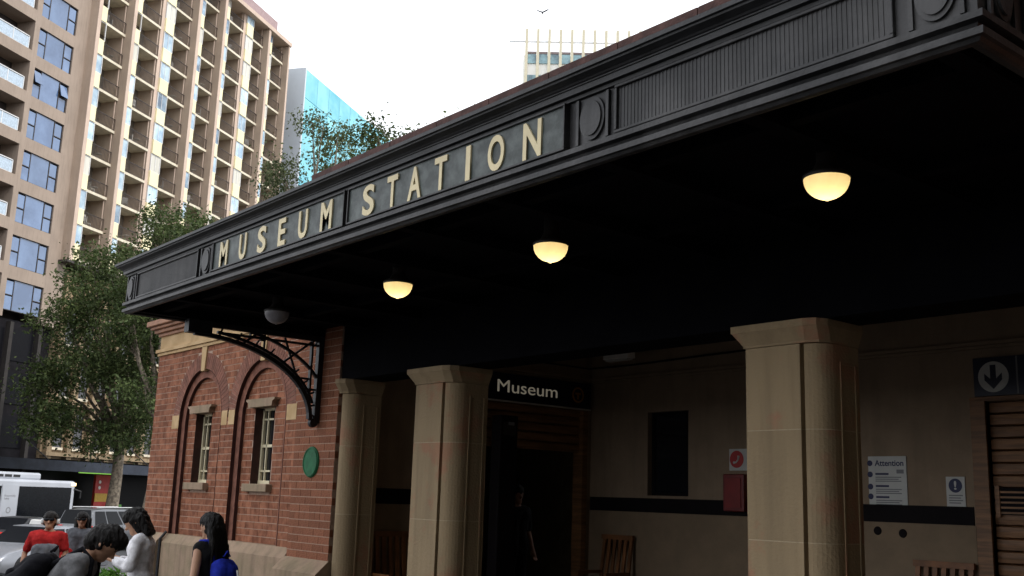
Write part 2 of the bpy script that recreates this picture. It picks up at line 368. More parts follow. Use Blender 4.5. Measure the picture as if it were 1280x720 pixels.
# ------------------------------------------------------------------ canopy
XC0, XC1, YF, YB = -10.97, -1.765, 3.72, 6.0
can = thing('station_canopy', 'black cantilevered canopy lettered in gold above the station entrance', 'canopy', (-6.4, 4.8, 1.8))
def cn(o): o.matrix_parent_inverse = Matrix.Translation((6.4, -4.8, -1.8)); return o
def sweep(prof, name, m, kl=.6):
    b = MB(); n = len(prof)
    for o, z in prof: b.v += [(XC0-o*kl, YB, z), (XC0-o*kl, YF-o, z), (XC1+o, YF-o, z), (XC1+o, YB, z)]
    for i in range(n-1):
        for j in range(3): b.f.append((i*4+j, i*4+j+1, i*4+4+j+1, i*4+4+j))
    return cn(b.build(name, m, can))
sweep([(-.06, 1.80), (-.02, 1.787), (0, 1.789), (.012, 1.803), (.03, 1.805), (.032, 1.834), (.005, 1.838), (-.012, 1.85), (-.002, 1.868), (.033, 1.874), (.035, 1.902), (0, 1.904)], 'lower_moulding', M_frieze)
sweep([(0, 1.903), (0, 2.19)], 'frieze', M_frieze)
sweep([(0, 2.183), (.02, 2.185), (.024, 2.203), (.05, 2.206), (.052, 2.238), (.06, 2.24), (.062, 2.247), (.07, 2.249), (.078, 2.258), (.095, 2.266), (.115, 2.274), (.118, 2.284), (.134, 2.286), (.136, 2.309), (.06, 2.313), (-.5, 2.36)], 'cornice', M_black)
cn(MB().quad((XC0, YF-.02, 2.33), (XC1, YF-.02, 2.33), (XC1, YB, 2.5), (XC0, YB, 2.5)).build('deck', M_black, can))
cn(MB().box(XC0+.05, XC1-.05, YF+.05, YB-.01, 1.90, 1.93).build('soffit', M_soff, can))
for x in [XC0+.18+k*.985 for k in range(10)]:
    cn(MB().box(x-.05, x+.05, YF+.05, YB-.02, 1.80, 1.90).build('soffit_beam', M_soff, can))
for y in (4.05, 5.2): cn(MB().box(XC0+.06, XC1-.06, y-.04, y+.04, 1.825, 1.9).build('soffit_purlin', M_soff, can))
# frieze ornaments
def frame_panel(x0, x1, ribs):
    z0, z1, t = 1.93, 2.165, .018
    p = cn(MB().box(x0, x1, YF-.006, YF+.01, z0, z1).build('fluted_panel', M_frieze, can))
    for a in ((x0-t, x1+t, z0-t, z0), (x0-t, x1+t, z1, z1+t), (x0-t, x0, z0, z1), (x1, x1+t, z0, z1)): box('panel_frame', (a[0], a[1], YF-.024, YF+.01, a[2], a[3]), M_frieze, p, .004)
    b = MB(); n = int((x1-x0)/.0245)
    for k in range(n): xc = x0+(k+.5)*(x1-x0)/n; b.prism([(-.009, -.004), (-.005, -.0085), (.005, -.0085), (.009, -.004)], lambda u, v: (xc+u, YF+v, z0), lambda u, v: (xc+u, YF+v, z1))
    tag(b.build('flutes', M_frieze, p), kind='stuff')
def oval_block(xc, w, axis='y'):
    """shallow block with a raised oval boss; axis y = street front, x = end return"""
    z0, z1, zc = 1.915, 2.175, 2.045
    def P(u, v, o): return (xc+u, YF-o, v) if axis == 'y' else (XC1+o, xc+u, v)
    hw = w/2
    bl = cn(MB().prism([(-hw, z0), (hw, z0), (hw, z1), (-hw, z1)], lambda u, v: P(u, v, -.01), lambda u, v: P(u, v, .005)).build('oval_panel', M_frieze, can))
    for a in ((-hw, -hw+.02), (hw-.02, hw)): MB().prism([(a[0], z0), (a[1], z0), (a[1], z1), (a[0], z1)], lambda u, v: P(u, v, 0), lambda u, v: P(u, v, .02)).build('panel_bead', M_frieze, bl)
    b = MB(); n = 36
    for r_, o0 in ((1.0, .020), (.80, .030)):
        q = [((hw-.03)*r_*math.cos(2*math.pi*k/n), zc+.122*r_*math.sin(2*math.pi*k/n)) for k in range(n)]
        b.prism(q, lambda u, v: P(u, v, -.01), lambda u, v: P(u, v, o0))
    b.build('oval_boss', M_frieze, bl)
frame_panel(-10.64, -9.13, 1); frame_panel(-3.70, -2.125, 1)
for xc, w in ((-10.82, .23), (-8.93, .25), (-3.89, .25), (-1.925, .235)): oval_block(xc, w)
oval_block(3.90, .22, 'x'); oval_block(5.6, .22, 'x')
cn(MB().box(XC1, XC1+.012, 4.1, 5.4, 1.935, 2.16).build('fluted_panel', M_frieze, can))
L1 = [('M', -8.509, .155), ('U', -8.131, .132), ('S', -7.773, .15), ('E', -7.421, .121), ('U', -7.077, .141), ('M', -6.719, .165)]
L2 = [('S', -6.127, .15), ('T', -5.823, .13), ('A', -5.555, .155), ('T', -5.261, .135), ('I', -4.971, .046), ('O', -4.695, .155), ('N', -4.363, .16)]
for (x0, x1), LT in (((-8.74, -6.462), L1), ((-6.415, -4.085), L2)):
    bd = cn(MB().box(x0+.012, x1-.012, YF-.03, YF+.01, 1.922, 2.168).build('sign_board', M_green, can))
    for a in ((x0, x1, 1.908, 1.922), (x0, x1, 2.168, 2.182), (x0, x0+.012, 1.922, 2.168), (x1-.012, x1, 1.922, 2.168)): box('board_frame', (a[0], a[1], YF-.045, YF+.01, a[2], a[3]), M_frieze, bd, .003)
    for ch, xc, w in LT: text_mesh('letter', ch, M_gold, bd, (xc-w/2, YF-.0295, 1.925), AX, AZ, w, .225, .012, .022)
# wrought-iron bracket against the pilaster
XB = -10.80
br = cn(MB().box(XB-.035, XB+.035, 5.93, 5.995, .80, 1.80).build('bracket', M_iron, can))
def arc(r0, wdt, a0=0, a1=90, c=(4.42, .84), ry=None, n=18, hx=.03):
    b = MB(); q = []
    for k in range(n+1):
        a = R(a0+(a1-a0)*k/n); q.append((a, ))
    inn = [(c[0]+r0[0]*math.cos(a[0]), c[1]+r0[1]*math.sin(a[0])) for a in q]; out = [(c[0]+(r0[0]+wdt)*math.cos(a[0]), c[1]+(r0[1]+wdt)*math.sin(a[0])) for a in q]
    for k in range(n):
        b.prism([inn[k], inn[k+1], out[k+1], out[k]], lambda y, z: (XB-hx, y, z), lambda y, z: (XB+hx, y, z))
    return b
arc((1.44, .80), .045).build('arc_rib', M_iron, br)
arc((1.50, .86), .03, 12, 80, hx=.02).build('arc_rib', M_iron, br)
arc((1.44, .80), .03, 4, 72, (4.62, .98), hx=.02).build('arc_rib', M_iron, br)
MB().box(XB-.03, XB+.03, 4.36, 5.99, 1.745, 1.80).build('top_rail', M_iron, br)
MB().box(XB-.025, XB+.025, 4.75, 5.95, 1.685, 1.708).build('top_rail', M_iron, br)
MB().box(XB-.06, XB+.06, 4.33, 4.60, 1.66, 1.80).build('end_shoe', M_iron, br)
MB().box(XB-.025, XB+.025, 5.84, 5.865, 1.0, 1.75).build('upright', M_iron, br)
for k in range(9):
    a = R(10+k*8.6); p0 = (XB, 4.42+1.46*math.cos(a), .84+.82*math.sin(a)); p1 = (XB, 4.42+1.56*math.cos(a)+.02, .84+.92*math.sin(a)+.02)
    MB().tube([p0, p1], .012, 6).build('lattice_strut', M_iron, br)
for y0, z0, y1, z1 in ((5.45, 1.42, 5.86, 1.74), (5.5, 1.74, 5.72, 1.22), (5.0, 1.62, 5.15, 1.74), (5.62, 1.3, 5.86, 1.3), (5.72, 1.18, 5.95, 1.18), (5.25, 1.55, 5.25, 1.74)):
    MB().tube([(XB, y0, z0), (XB, y1, z1)], .014, 6).build('lattice_strut', M_iron, br)
for y, z in ((4.54, 1.73), (5.1, 1.715), (5.22, 1.70), (5.93, 1.72), (5.9, .86)):
    MB().lathe([(.022, -.02), (.036, -.02), (.036, .02), (.022, .02), (.022, -.02)], (XB, y, z), 14, 'x').build('scroll_ring', M_iron, br)
MB().lathe([(0, -.03), (.05, -.03), (.055, 0), (.05, .03), (0, .03)], (XB, 5.93, .80), 14, 'x').build('foot_boss', M_iron, br)

# ------------------------------------------------------------------ lamps under the canopy
M_dome = mat('opal_glass', (.86, .77, .56), .35, .04, 5, col2=(.93, .84, .64), spec=.5, trans=.75)
M_domeoff = mat('grey_opal_glass', (.22, .21, .23), .3, .1, 14, spec=.5)
M_lring = mat('lamp_housing', (.012, .009, .008), .5, .2)
def lamp(x, y, z, lit, label):
    t = thing('ceiling_lamp', label, 'lamp', (x, y, z), 0, 'half-globe lamps under the canopy')
    n = 10; prof = [(.116*math.cos(math.pi/2*k/n)+.0, -.108*math.sin(math.pi/2*k/n)) for k in range(n)]+[(.012, -.109), (.010, -.114), (0, -.114)]
    MB().lathe(prof, (0, 0, 0), 32).build('glass_bowl', M_dome if lit else M_domeoff, t, True)
    MB().lathe([(.118, 0), (.122, .004), (.12, .02), (.07, .05), (.05, .09), (.05, 1.90-z)], (0, 0, 0), 32).build('housing', M_lring, t, True)
    MB().lathe([(.116, .0035), (0, .0035)], (0, 0, 0), 32).build('reflector', M_lring, t)
    if lit:
        ld = bpy.data.lights.new('bulb', 'POINT'); ld.energy = .40; ld.color = (1, .80, .44); ld.shadow_soft_size = .02
        lo = bpy.data.objects.new('bulb', ld); C.objects.link(lo); lo.parent = t; lo.location = (.0, .0, -.045)
for x, y, lit, lb in ((-8.92, 4.44, 0, 'unlit grey half-globe lamp beside the iron bracket'), (-6.92, 4.48, 1, 'lit half-globe lamp under the canopy, next to the unlit one'),
                      (-5.06, 4.46, 1, 'lit yellow half-globe lamp in the middle of the canopy soffit'), (-2.95, 4.47, 1, 'lit half-globe lamp under the fluted panel by the canopy corner')):
    lamp(x, y, 1.665, lit, lb)

# ------------------------------------------------------------------ portico
X1W, YBK = -10.35, 9.94
port = thing('station_portico', 'deep shaded station portico with sandstone columns under the canopy', 'building', (-6, 8, -1.5))
def pt(o): o.matrix_parent_inverse = Matrix.Translation((6, -8, 1.5)); return o
def qbox(name, b_, m, bevel=0): return pt(box(name, b_, m, port, bevel))
flo = MB().box(X1W, -2.2, 5.75, YBK, -2.4, -1.5).build('portico_floor', M_concrete); tag(flo, kind='structure')
DY0, DY1, DZ1 = 8.0, 9.86, 1.24                 # doorway in the cross wall
cwl = pt(MB().box(X1W-.25, X1W, 6.45, DY0, -1.5, 2.1).box(X1W-.25, X1W, DY0, DY1, DZ1, 2.1).box(X1W-.25, X1W, DY1, YBK+.2, -1.5, 2.1).build('cross_wall', M_cw, port))
DX = -4.87
bw = pt(MB().box(X1W, -9.30, YBK, YBK+.25, -1.5, 2.1).box(-9.30, -8.62, YBK, YBK+.25, -1.5, .12).box(-9.30, -8.62, YBK, YBK+.25, 1.17, 2.1).box(-8.62, DX, YBK, YBK+.25, -1.5, 2.1).box(DX, -2.6, YBK, YBK+.25, 1.09, 2.1).box(-2.6, -2.2, YBK, YBK+.25, -1.5, 2.1).build('back_wall', M_cw, port))
qbox('ceiling', (X1W, -2.3, 6.42, YBK, 1.97, 2.05), M_cw)
qbox('dado', (X1W, X1W+.006, 6.5, DY0-.1, -1.5, -.09), M_cw2); qbox('dado', (X1W, DX-.16, YBK-.006, YBK, -1.5, -.09), M_cw2)
qbox('dado_band', (X1W, X1W+.014, 6.5, DY0-.1, -.085, .09), M_band); qbox('dado_band', (X1W+.02, -5.04, YBK-.014, YBK, -.09, .085), M_band)
for y0, z0, z1 in ((.03, 1.60, 1.63), (.05, 1.632, 1.67)):
    qbox('picture_rail', (X1W, -2.45, YBK-y0, YBK, z0, z1), M_cw, .004); qbox('picture_rail', (X1W, X1W+y0, 6.45, YBK-y0, z0, z1), M_cw, .004)
qbox('side_return', (-2.45, -2.2, 6.45, YBK+.2, -1.5, 2.1), M_cw)
# window slot in back wall
wn = pt(MB().box(-9.30, -9.26, YBK+.08, YBK+.14, .12, 1.17).box(-8.66, -8.62, YBK+.08, YBK+.14, .12, 1.17).box(-9.26, -8.66, YBK+.08, YBK+.14, .12, .16).box(-9.26, -8.66, YBK+.08, YBK+.14, 1.13, 1.17).build('window', M_band, port))
box('pane', (-9.26, -8.66, YBK+.10, YBK+.108, .16, 1.13), M_glassd, wn)
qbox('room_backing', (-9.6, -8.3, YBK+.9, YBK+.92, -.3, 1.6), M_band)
# entablature above the columns, its shade put into a near-black colour
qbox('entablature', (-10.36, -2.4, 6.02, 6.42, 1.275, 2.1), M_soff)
qbox('upper_wall', (-10.36, 3, 6.04, 6.4, 2.1, 3.5), M_roofr)
# brick parapet with coping above the canopy
qbox('parapet', (-11.35, 3, 6.06, 6.36, 2.56, 3.86), M_roofr)
for k in range(16): qbox('coping_stone', (-11.40+k*.9, -11.40+k*.9+.893, 6.0, 6.42, 3.862, 3.935), M_roofr, .006)
# columns
def column(xl, zt=1.275, name='column', left=True):
    """plan: flat front strip, narrow groove, quarter-round corner, panelled side"""
    F, Rr, gv = .455, .15, .022
    x0, xg = xl, xl+F
    y0 = 6.0; yk = 6.44
    arcp = [(xg+gv+Rr*math.sin(math.pi/2*k/8), y0+.02+Rr-Rr*math.cos(math.pi/2*k/8)) for k in range(9)]
    plan = ([(x0, y0), (xg, y0), (xg, y0+.05), (xg+gv, y0+.05)] if left else [(xg, y0+.08), (xg+gv, y0+.08)]) + arcp + [(xg+gv+Rr, yk), (x0 if left else xg, yk)]
    joints = [-1.5, -.21, .535, 1.12, ]
    root = None
    for i in range(3):
        za, zb = joints[i]+(.003 if i else 0), joints[i+1]-.003
        bm = MB().prism(plan, lambda x, y: (x, y, za), lambda x, y: (x, y, zb))
        if root is None: root = pt(bm.build(name, M_stonep, port))
        else: bm.build('shaft_block', M_stonep, root)
    jp = [(x+( .003 if x < xg else -.003), y+.003 if y < yk-.01 else y-.003) for x, y in plan]
    for z in joints[1:3]: MB().prism(jp, lambda x, y: (x, y, z-.004), lambda x, y: (x, y, z+.004)).build('mortar_joint', M_joint, root)
    # side panel frame on the face turned to the portico
    xs = xg+gv+Rr
    for a in ((6.21, 6.226, -1.2, 1.0), (6.385, 6.40, -1.2, 1.0), (6.226, 6.385, -1.2, -1.184), (6.226, 6.385, .984, 1.0)): box('side_panel_bead', (xs-.004, xs+.008, a[0], a[1], a[2], a[3]), M_stonep, root)
    # capital: stacked flared mouldings following the plan
    def off(o): 
        xx0 = (x0-o) if left else xg
        e = o*.35; return [(xx0, y0-o), (xs+e-.12, y0-o), (xs+e-.035, y0-o+.035), (xs+e, y0-o+.12), (xs+e, yk+e), (xx0, yk+e)]
    for za, zb, oa, ob in ((1.12, 1.135, .012, .012), (1.135, 1.225, .012, .07), (1.225, 1.275, .075, .075)):
        A, B_ = off(oa), off(ob); b = MB(); n0 = 6; b.v += [(x, y, za) for x, y in A]+[(x, y, zb) for x, y in B_]
        b.f += [tuple(range(6)), tuple(range(6, 12))]+[(i, (i+1) % 6, 6+(i+1) % 6, 6+i) for i in range(6)]
        b.build('capital_moulding', M_stonep, root)
    return root
column(-8.82); column(-4.665)
column(-10.79, left=False)
pt(MB().box(-10.37, -10.335, 6.06, 6.42, -1.5, 1.275).build('shadow_gap', M_band, port))
rwg = thing('brick_wing', 'matching red brick station wing at the right end of the portico', 'building', (.5, 6.05, -2))
def rw_(nm, b_, m): o = box(nm, b_, m, rwg); o.matrix_parent_inverse = Matrix.Translation((-.5, -6.05, 2)); return o
rw_('pilaster', (-2.43, -1.47, 6.0, 6.4, -.72, 2.02), M_brick); rw_('wall', (-1.47, 3.24, 6.06, 6.4, -.63, 2.02), M_brick); rw_('plinth', (-2.46, 3.27, 5.92, 6.45, -2.4, -.722), M_stone); rw_('frieze', (-2.43, 3.24, 6.04, 6.45, 2.022, 2.325), M_cream); rw_('eave', (-2.43, 3.43, 5.86, 6.9, 2.327, 2.56), M_eave); rw_('side_wall', (2.94, 3.24, 6.4, 14, -2.4, 2.5), M_brick); rw_('roof', (-2.43, 3.4, 6.0, 14, 2.562, 2.7), M_roofr)
# roller shutters: timber slats
def shutter(kind, a0, a1, z0, z1, fixed, pitch=.117):
    b = MB(); f = .05
    if kind == 'x':   # in cross wall, facing +X ; a = y range
        root = pt(MB().box(fixed-.16, fixed+.02, a0, a0+.09, -1.5, DZ1).build('roller_door', M_wood, port)); MB().box(fixed-.16, fixed+.02, a1-.09, a1, -1.5, DZ1).build('jamb', M_wood, root)
    else:
        root = pt(MB().box(a0-.145, a1+.145, fixed-.03, fixed+.12, 1.092, 1.13).build('roller_door', M_wood, port))
        for q in (a0-.145, a1): MB().box(q, q+.145, fixed-.03, fixed+.12, -1.5, 1.09).build('jamb', M_wood, root)
    k = 0; z = z1
    while z-pitch >= z0-.001:
        if kind == 'x':
            q = [(fixed-.07, z), (fixed-.045, z-.02), (fixed-.04, z-pitch*.5), (fixed-.045, z-pitch+.018), (fixed-.07, z-pitch+.006)]
            MB().prism(q, lambda x, zz: (x, a0+.09, zz), lambda x, zz: (x, a1-.09, zz)).build('slat', M_wood, root)
        else:
            q = [(fixed+.10, z), (fixed+.065, z-.012), (fixed+.06, z-pitch*.5), (fixed+.065, z-pitch+.012), (fixed+.10, z-pitch+.004)]
            MB().prism(q, lambda y, zz: (a0, y, zz), lambda y, zz: (a1, y, zz)).build('slat', M_wood, root)
        z -= pitch
    return root
shutter('x', DY0, DY1, .655, DZ1, X1W)
rd = shutter('y', DX, -2.75, -1.5, 1.09, YBK)
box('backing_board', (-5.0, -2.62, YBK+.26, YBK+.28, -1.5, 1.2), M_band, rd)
gr = MB().box(-4.83, -4.2, YBK+.045, YBK+.062, .02, .27).build('vent_grille', M_band, rd)
for k in range(5): box('vent_bar', (-4.83, -4.2, YBK+.028, YBK+.044, .03+k*.048, .048+k*.048), M_wood, rd)
for x in (-4.84, -4.53, -4.22): box('vent_bar', (x, x+.04, YBK+.02, YBK+.044, .0, .29), M_wood, rd)
# dark hall beyond the open shutter
hall = pt(MB().box(-14.2, -14.0, 7.0, 11.0, -1.6, 2).box(-14, X1W-.25, 6.9, 7.1, -1.6, 2).box(-14, X1W-.25, 10.6, 10.8, -1.6, 2).box(-14.2, X1W-.25, 6.9, 10.8, 1.8, 2).box(-14.2, X1W, 6.9, 10.8, -1.7, -1.5).build('hall', mat('hall_tile', (.10, .085, .06), .6, .2), port))
# holes in dado, conduit, wall light
for x, z in ((-6.07, -.18), (-5.79, -.195)): pt(MB().lathe([(0, -.012), (.04, -.012), (.045, 0)], (x, YBK-.006, z), 16, 'y').build('service_cap', M_band, port))
pt(MB().tube([(X1W+.03, 9.0, 1.80), (X1W+.03, 9.85, 1.80), (-9.6, 9.9, 1.80), (-7.4, 9.9, 1.84)], .012, 6).build('conduit', M_band, port))
bl = thing('batten_light', 'small unlit white box light on the portico ceiling conduit', 'light', (-9.3, 9.4, 1.80))
MB().box(-.22, .22, -.07, .07, 0, .085).build('housing', M_white, bl, bevel=.01); MB().box(-.19, .19, -.05, .05, -.02, 0).build('diffuser', M_paper, bl)
# ------------------------------------------------------------------ signs and notices
sg = MB().box(X1W+.02, X1W+.07, 7.72, 9.86, 1.245, 1.585).build('station_name_sign', M_navy); tag(sg, 'navy sign reading Museum over the half-raised roller door', 'sign')
text_mesh('lettering', 'Museum', M_signw, sg, (X1W+.0695, 8.225, 1.345), (0, 1, 0), AZ, 1.02, .155, .004, .0)
M_or = mat('orange_vinyl', (.45, .19, .02), .5, .05)
MB().lathe([(.082, 0), (.082, .004), (.105, .004), (.105, 0)], (X1W+.07, 9.62, 1.42), 32, 'x').build('emblem_ring', M_or, sg)
MB().prism([(-.05, .03), (.05, .03), (.05, .005), (.015, .005), (.015, -.06), (-.015, -.06), (-.015, .005), (-.05, .005)], lambda y, z: (X1W+.0695, 9.62+y, 1.42+z), lambda y, z: (X1W+.074, 9.62+y, 1.42+z)).build('emblem', M_or, sg)
MB().box(X1W+.02, X1W+.075, 7.72, 9.86, 1.226, 1.244).build('trim', M_paper, sg)
ar = MB().box(-4.95, -3.4, YBK-.05, YBK-.01, 1.135, 1.505).build('direction_sign', M_navy); tag(ar, 'navy sign with down arrow in a white disc above the timber shutter', 'sign')
MB().lathe([(0, -.004), (.148, -.004), (.148, 0)], (-4.755, YBK-.0505, 1.315), 40, 'y').build('disc', M_paper, ar)
MB().prism([(-.028, .115), (.028, .115), (.028, -.02), (.085, .035), (.085, -.03), (0, -.118), (-.085, -.03), (-.085, .035), (-.028, -.02)], lambda x, z: (-4.755+x, YBK-.0545, 1.315+z), lambda x, z: (-4.755+x, YBK-.058, 1.315+z)).build('arrow', M_navy, ar)
MB().box(-4.535, -4.52, YBK-.054, YBK-.0505, 1.14, 1.5).build('divider', M_grey, ar)
ps = MB().box(-6.15, -5.72, YBK-.012, YBK-.002, .055, .575).build('notice_poster', M_paper); tag(ps, 'white Attention notice poster on the wall beside the column', 'poster')
text_mesh('heading', 'Attention', M_ink, ps, (-6.075, YBK-.0118, .475), AX, AZ, .325, .062, .002, .02)
for zc in (.385, .262, .15):
    MB().box(-6.07, -5.92, YBK-.0135, YBK-.0118, zc, zc+.02).build('print_line', M_ink, ps)
    for k in range(3): MB().box(-6.07, -5.78-.03*(k % 2), YBK-.0135, YBK-.0118, zc-.028-k*.02, zc-.018-k*.02).build('print_line', M_grey, ps)
for z in (.505, .39, .265, .165): MB().lathe([(0, -.003), (.03, -.003), (.03, 0)], (-6.13, YBK-.0125, z), 20, 'y').build('print_disc', M_ink, ps)
MB().box(-5.83, -5.75, YBK-.0135, YBK-.0118, .40, .44).build('print_block', M_grey, ps)
nf = MB().box(-5.305, -5.115, YBK-.012, YBK-.002, .085, .37).build('safety_notice', M_paper); tag(nf, 'small white notice with exclamation mark in a dark blue disc beside the shutter', 'notice')
MB().lathe([(0, -.003), (.068, -.003), (.068, 0)], (-5.21, YBK-.0125, .285), 28, 'y').build('disc', M_ink, nf)
text_mesh('mark', '!', M_paper, nf, (-5.222, YBK-.0155, .245), AX, AZ, .024, .085, .002, .02)
for k in range(4): MB().box(-5.28, -5.14-.02*(k % 2), YBK-.0135, YBK-.0118, .185-k*.024, .196-k*.024).build('print_line', M_grey, nf)
hp = MB().box(-7.97, -7.68, YBK-.02, YBK-.002, .43, .68).build('phone_sign', M_paper); tag(hp, 'white sign with red telephone disc above the red phone box', 'sign')
MB().lathe([(0, -.003), (.10, -.003), (.10, 0)], (-7.86, YBK-.0205, .56), 28, 'y').build('disc', M_red, hp)
MB().tube([(-7.90, YBK-.027, .52), (-7.865, YBK-.027, .525), (-7.835, YBK-.027, .555), (-7.825, YBK-.027, .60)], [.016, .009, .009, .016], 8).build('handset', M_paper, hp)
rb = MB().box(-7.98, -7.68, YBK-.13, YBK-.002, -.04, .385).build('help_phone', mat('dark_red_enamel', (.16, .012, .012), .4), bevel=.01); tag(rb, 'dark red wall phone box hung under the telephone sign', 'phone box')
MB().box(-7.94, -7.72, YBK-.14, YBK-.13, .0, .34)  .build('door', mat('deep_red_enamel', (.21, .016, .016), .5, .1), rb, bevel=.004)
# benches
def bench(loc, rz, length, label):
    t = thing('slatted_bench', label, 'bench', loc, rz, 'timber benches in the portico')
    n = max(6, int(length/.085))
    for k in range(n):
        x = -length/2+.04+k*(length-.08)/(n-1)
        MB().box(-.024, .024, -.012, .012, 0, .62).build('back_slat', M_bench, t, loc=(x, .20, .46), rot=(R(-8), 0, 0))
    for k in range(5): MB().box(-length/2, length/2, -.2+k*.085, -.135+k*.085, .43, .455).build('seat_slat', M_bench, t)
    MB().box(-length/2, length/2, .255, .29, 1.05, 1.11).build('top_rail', M_bench, t); MB().box(-length/2, length/2, .19, .22, .46, .52).build('lower_rail', M_bench, t)
    for sx in (-1, 1):
        for y in (-.17, .19): MB().box(sx*(length/2-.05)-.025, sx*(length/2-.05)+.025, y-.025, y+.025, 0, .43).build('leg', M_bench, t)
        MB().box(sx*(length/2-.03)-.025, sx*(length/2-.03)+.025, -.2, .22, .62, .66).build('armrest', M_bench, t); MB().box(sx*(length/2-.03)-.02, sx*(length/2-.03)+.02, -.19, -.15, .45, .62).build('arm_post', M_bench, t)
bench((-10.05, 6.86, -1.5), R(90), .8, 'slatted timber bench against the cross wall between the columns')
bench((-9.75, 9.60, -1.5), 0, .56, 'slatted timber seat under the narrow dark window of the back wall')
bench((-5.34, 9.60, -1.55), 0, .62, 'slatted timber seat below the exclamation notice')
# totem beside the doorway
tt = thing('information_totem', 'slim black information totem in front of the roller door', 'totem', (-10.0, 8.14, -1.5))
MB().box(-.09, .09, -.14, .14, 0, 2.52).build('case', M_band, tt, bevel=.015); MB().box(.09, .096, -.10, .10, 2.28, 2.44).build('display', M_glassd, tt); MB().box(.096, .099, -.02, .07, 2.40, 2.44).build('badge', M_grey, tt)
MB().box(-.14, .14, -.18, .18, 0, .03).build('base_plate', M_iron, tt)

# ================================================================== the avenue beyond: buildings in the street frame
def bld(name, label, s0, t0, cat='building'):
    o = thing(name, label, cat, ST(s0, t0, -2.5), ST_ROT); o['o'] = 0; del o['o']
    off = Vector((s0, t0, -2.5))
    def part(nm, mb, m, parent=None, bevel=0): 
        ob = mb.build(nm, m, parent or o, bevel=bevel); ob.location = (-off if parent is None else Vector((0, 0, 0))); return ob
    def inst(nm, me, loc, parent=None): return link(nm, me, parent or o, (Vector(loc)-off) if parent is None else loc)
    return o, part, inst
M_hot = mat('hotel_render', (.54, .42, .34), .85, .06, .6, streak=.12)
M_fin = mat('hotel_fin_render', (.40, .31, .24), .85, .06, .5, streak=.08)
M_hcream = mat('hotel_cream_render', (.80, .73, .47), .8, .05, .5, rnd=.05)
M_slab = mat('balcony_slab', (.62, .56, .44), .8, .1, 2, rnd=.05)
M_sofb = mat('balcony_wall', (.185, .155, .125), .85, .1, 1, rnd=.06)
M_rail = mat('bronze_rail', (.035, .028, .026), .5, .2)
M_hwin = mat('hotel_window_glass', (.30, .46, .62), .06, .25, .5, col2=(.52, .66, .74), spec=.8, rnd=.22)
M_hdoor = mat('balcony_door_glass', (.02, .02, .024), .1, .2, rnd=.2, spec=.5)
M_alu = mat('white_aluminium', (.62, .62, .62), .5, .06)
M_chair = mat('balcony_chair', (.30, .28, .26), .7, .2, rnd=.4)

# ---- balcony hotel
S0 = 66.74
hotel, hp_, hi_ = bld('balcony_hotel', 'tall cream and tan hotel tower covered in recessed balconies', S0, 56.5)
FIN = [(66.74, 67.16, 56.5), (71.15, 71.56, 56.5), (75.85, 76.30, 57.2), (80.40, 80.85, 56.5), (84.70, 85.12, 56.5), (89.30, 89.75, 57.2), (93.32, 93.72, 56.5), (97.72, 98.05, 56.5)]
ROOF, BASE, PIT = 49.3, 17.4, 2.94
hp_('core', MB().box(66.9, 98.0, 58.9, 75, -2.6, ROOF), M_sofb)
for a, c, t in FIN:
    f = hp_('fin_wall', MB().box(a+.004, c-.004, t+.006, 59, BASE-.02, ROOF-.02), M_fin); hp_('fin_face', MB().box(a, c, t-.02, t+.03, BASE-.02, ROOF-.02), M_hot, f)
hp_('roof_slab', MB().box(66.6, 98.15, 56.35, 75.1, ROOF, ROOF+.45), M_hot)
hp_('parapet', MB().box(66.8, 95.6, 56.9, 74, ROOF+.452, ROOF+1.9), mat('plant_screen', (.33, .24, .24), .8, .1))
hp_('base_ledge', MB().box(66.5, 98.2, 56.4, 59, BASE-.2, BASE-.022), M_rail)
slabs = [17.9+PIT*k for k in range(11)]
def bay_meshes(w, depth, bw_):
    sl = MB().box(0, w, 0, depth, -.22, 0).mesh('balcony_slab', M_slab)
    r = MB(); r.box(bw_, w, .02, .07, 1.0, 1.05).box(bw_, w, .03, .06, .1, .13); n = int((w-bw_)/.16)
    for k in range(n+1): x = bw_+(w-bw_-.02)*k/n; r.box(x, x+.025, .035, .055, .1, 1.02)
    rl = r.mesh('railing', M_rail)
    ro = .28; q = [(0, 0), (bw_-ro, 0)]+[(bw_-ro+ro*math.sin(math.pi/2*k/4), ro-ro*math.cos(math.pi/2*k/4)) for k in range(1, 5)]+[(bw_, .9), (0, .9)]
    sp = MB().prism(q, lambda x, y: (x, y, -.2), lambda x, y: (x, y, 1.12)).mesh('bay_spandrel', M_hcream)
    wi = MB().box(.06, bw_-.1, .10, .14, 1.14, 2.70).mesh('bay_window', M_hwin)
    fr = MB().box(0, bw_-.04, .06, .16, 1.121, 1.16).box(0, bw_-.04, .06, .16, 2.66, 2.72).box(.0, .06, .06, .16, 1.14, 2.70).box(bw_-.1, bw_-.04, .06, .16, 1.14, 2.70).box(bw_*.45, bw_*.45+.04, .07, .15, 1.14, 2.7).mesh('frame', M_alu)
    dr = MB().box(0, 1.5, 0, .05, 0, 2.2).mesh('balcony_door', M_hdoor)
    df = MB().box(-.05, .0, -.03, .05, 0, 2.25).box(1.5, 1.55, -.03, .05, 0, 2.25).box(-.05, 1.55, -.03, .05, 2.2, 2.26).box(.72, .78, -.03, .03, 0, 2.2).mesh('frame', M_alu)
    return sl, rl, sp, wi, fr, dr, df
ch = MB().box(-.25, .25, -.25, .25, .40, .45).box(-.25, .25, .2, .25, .45, .95)
for x in (-.22, .22):
    for y in (-.22, .22): ch.box(x-.02, x+.02, y-.02, y+.02, 0, .4)
ch = ch.mesh('balcony_chair', M_chair)
tb_ = MB().lathe([(0, .70), (.32, .70), (.32, .73), (0, .73)], (0, 0, 0), 12).lathe([(.03, 0), (.03, .7)], (0, 0, 0), 6).mesh('balcony_table', M_chair)
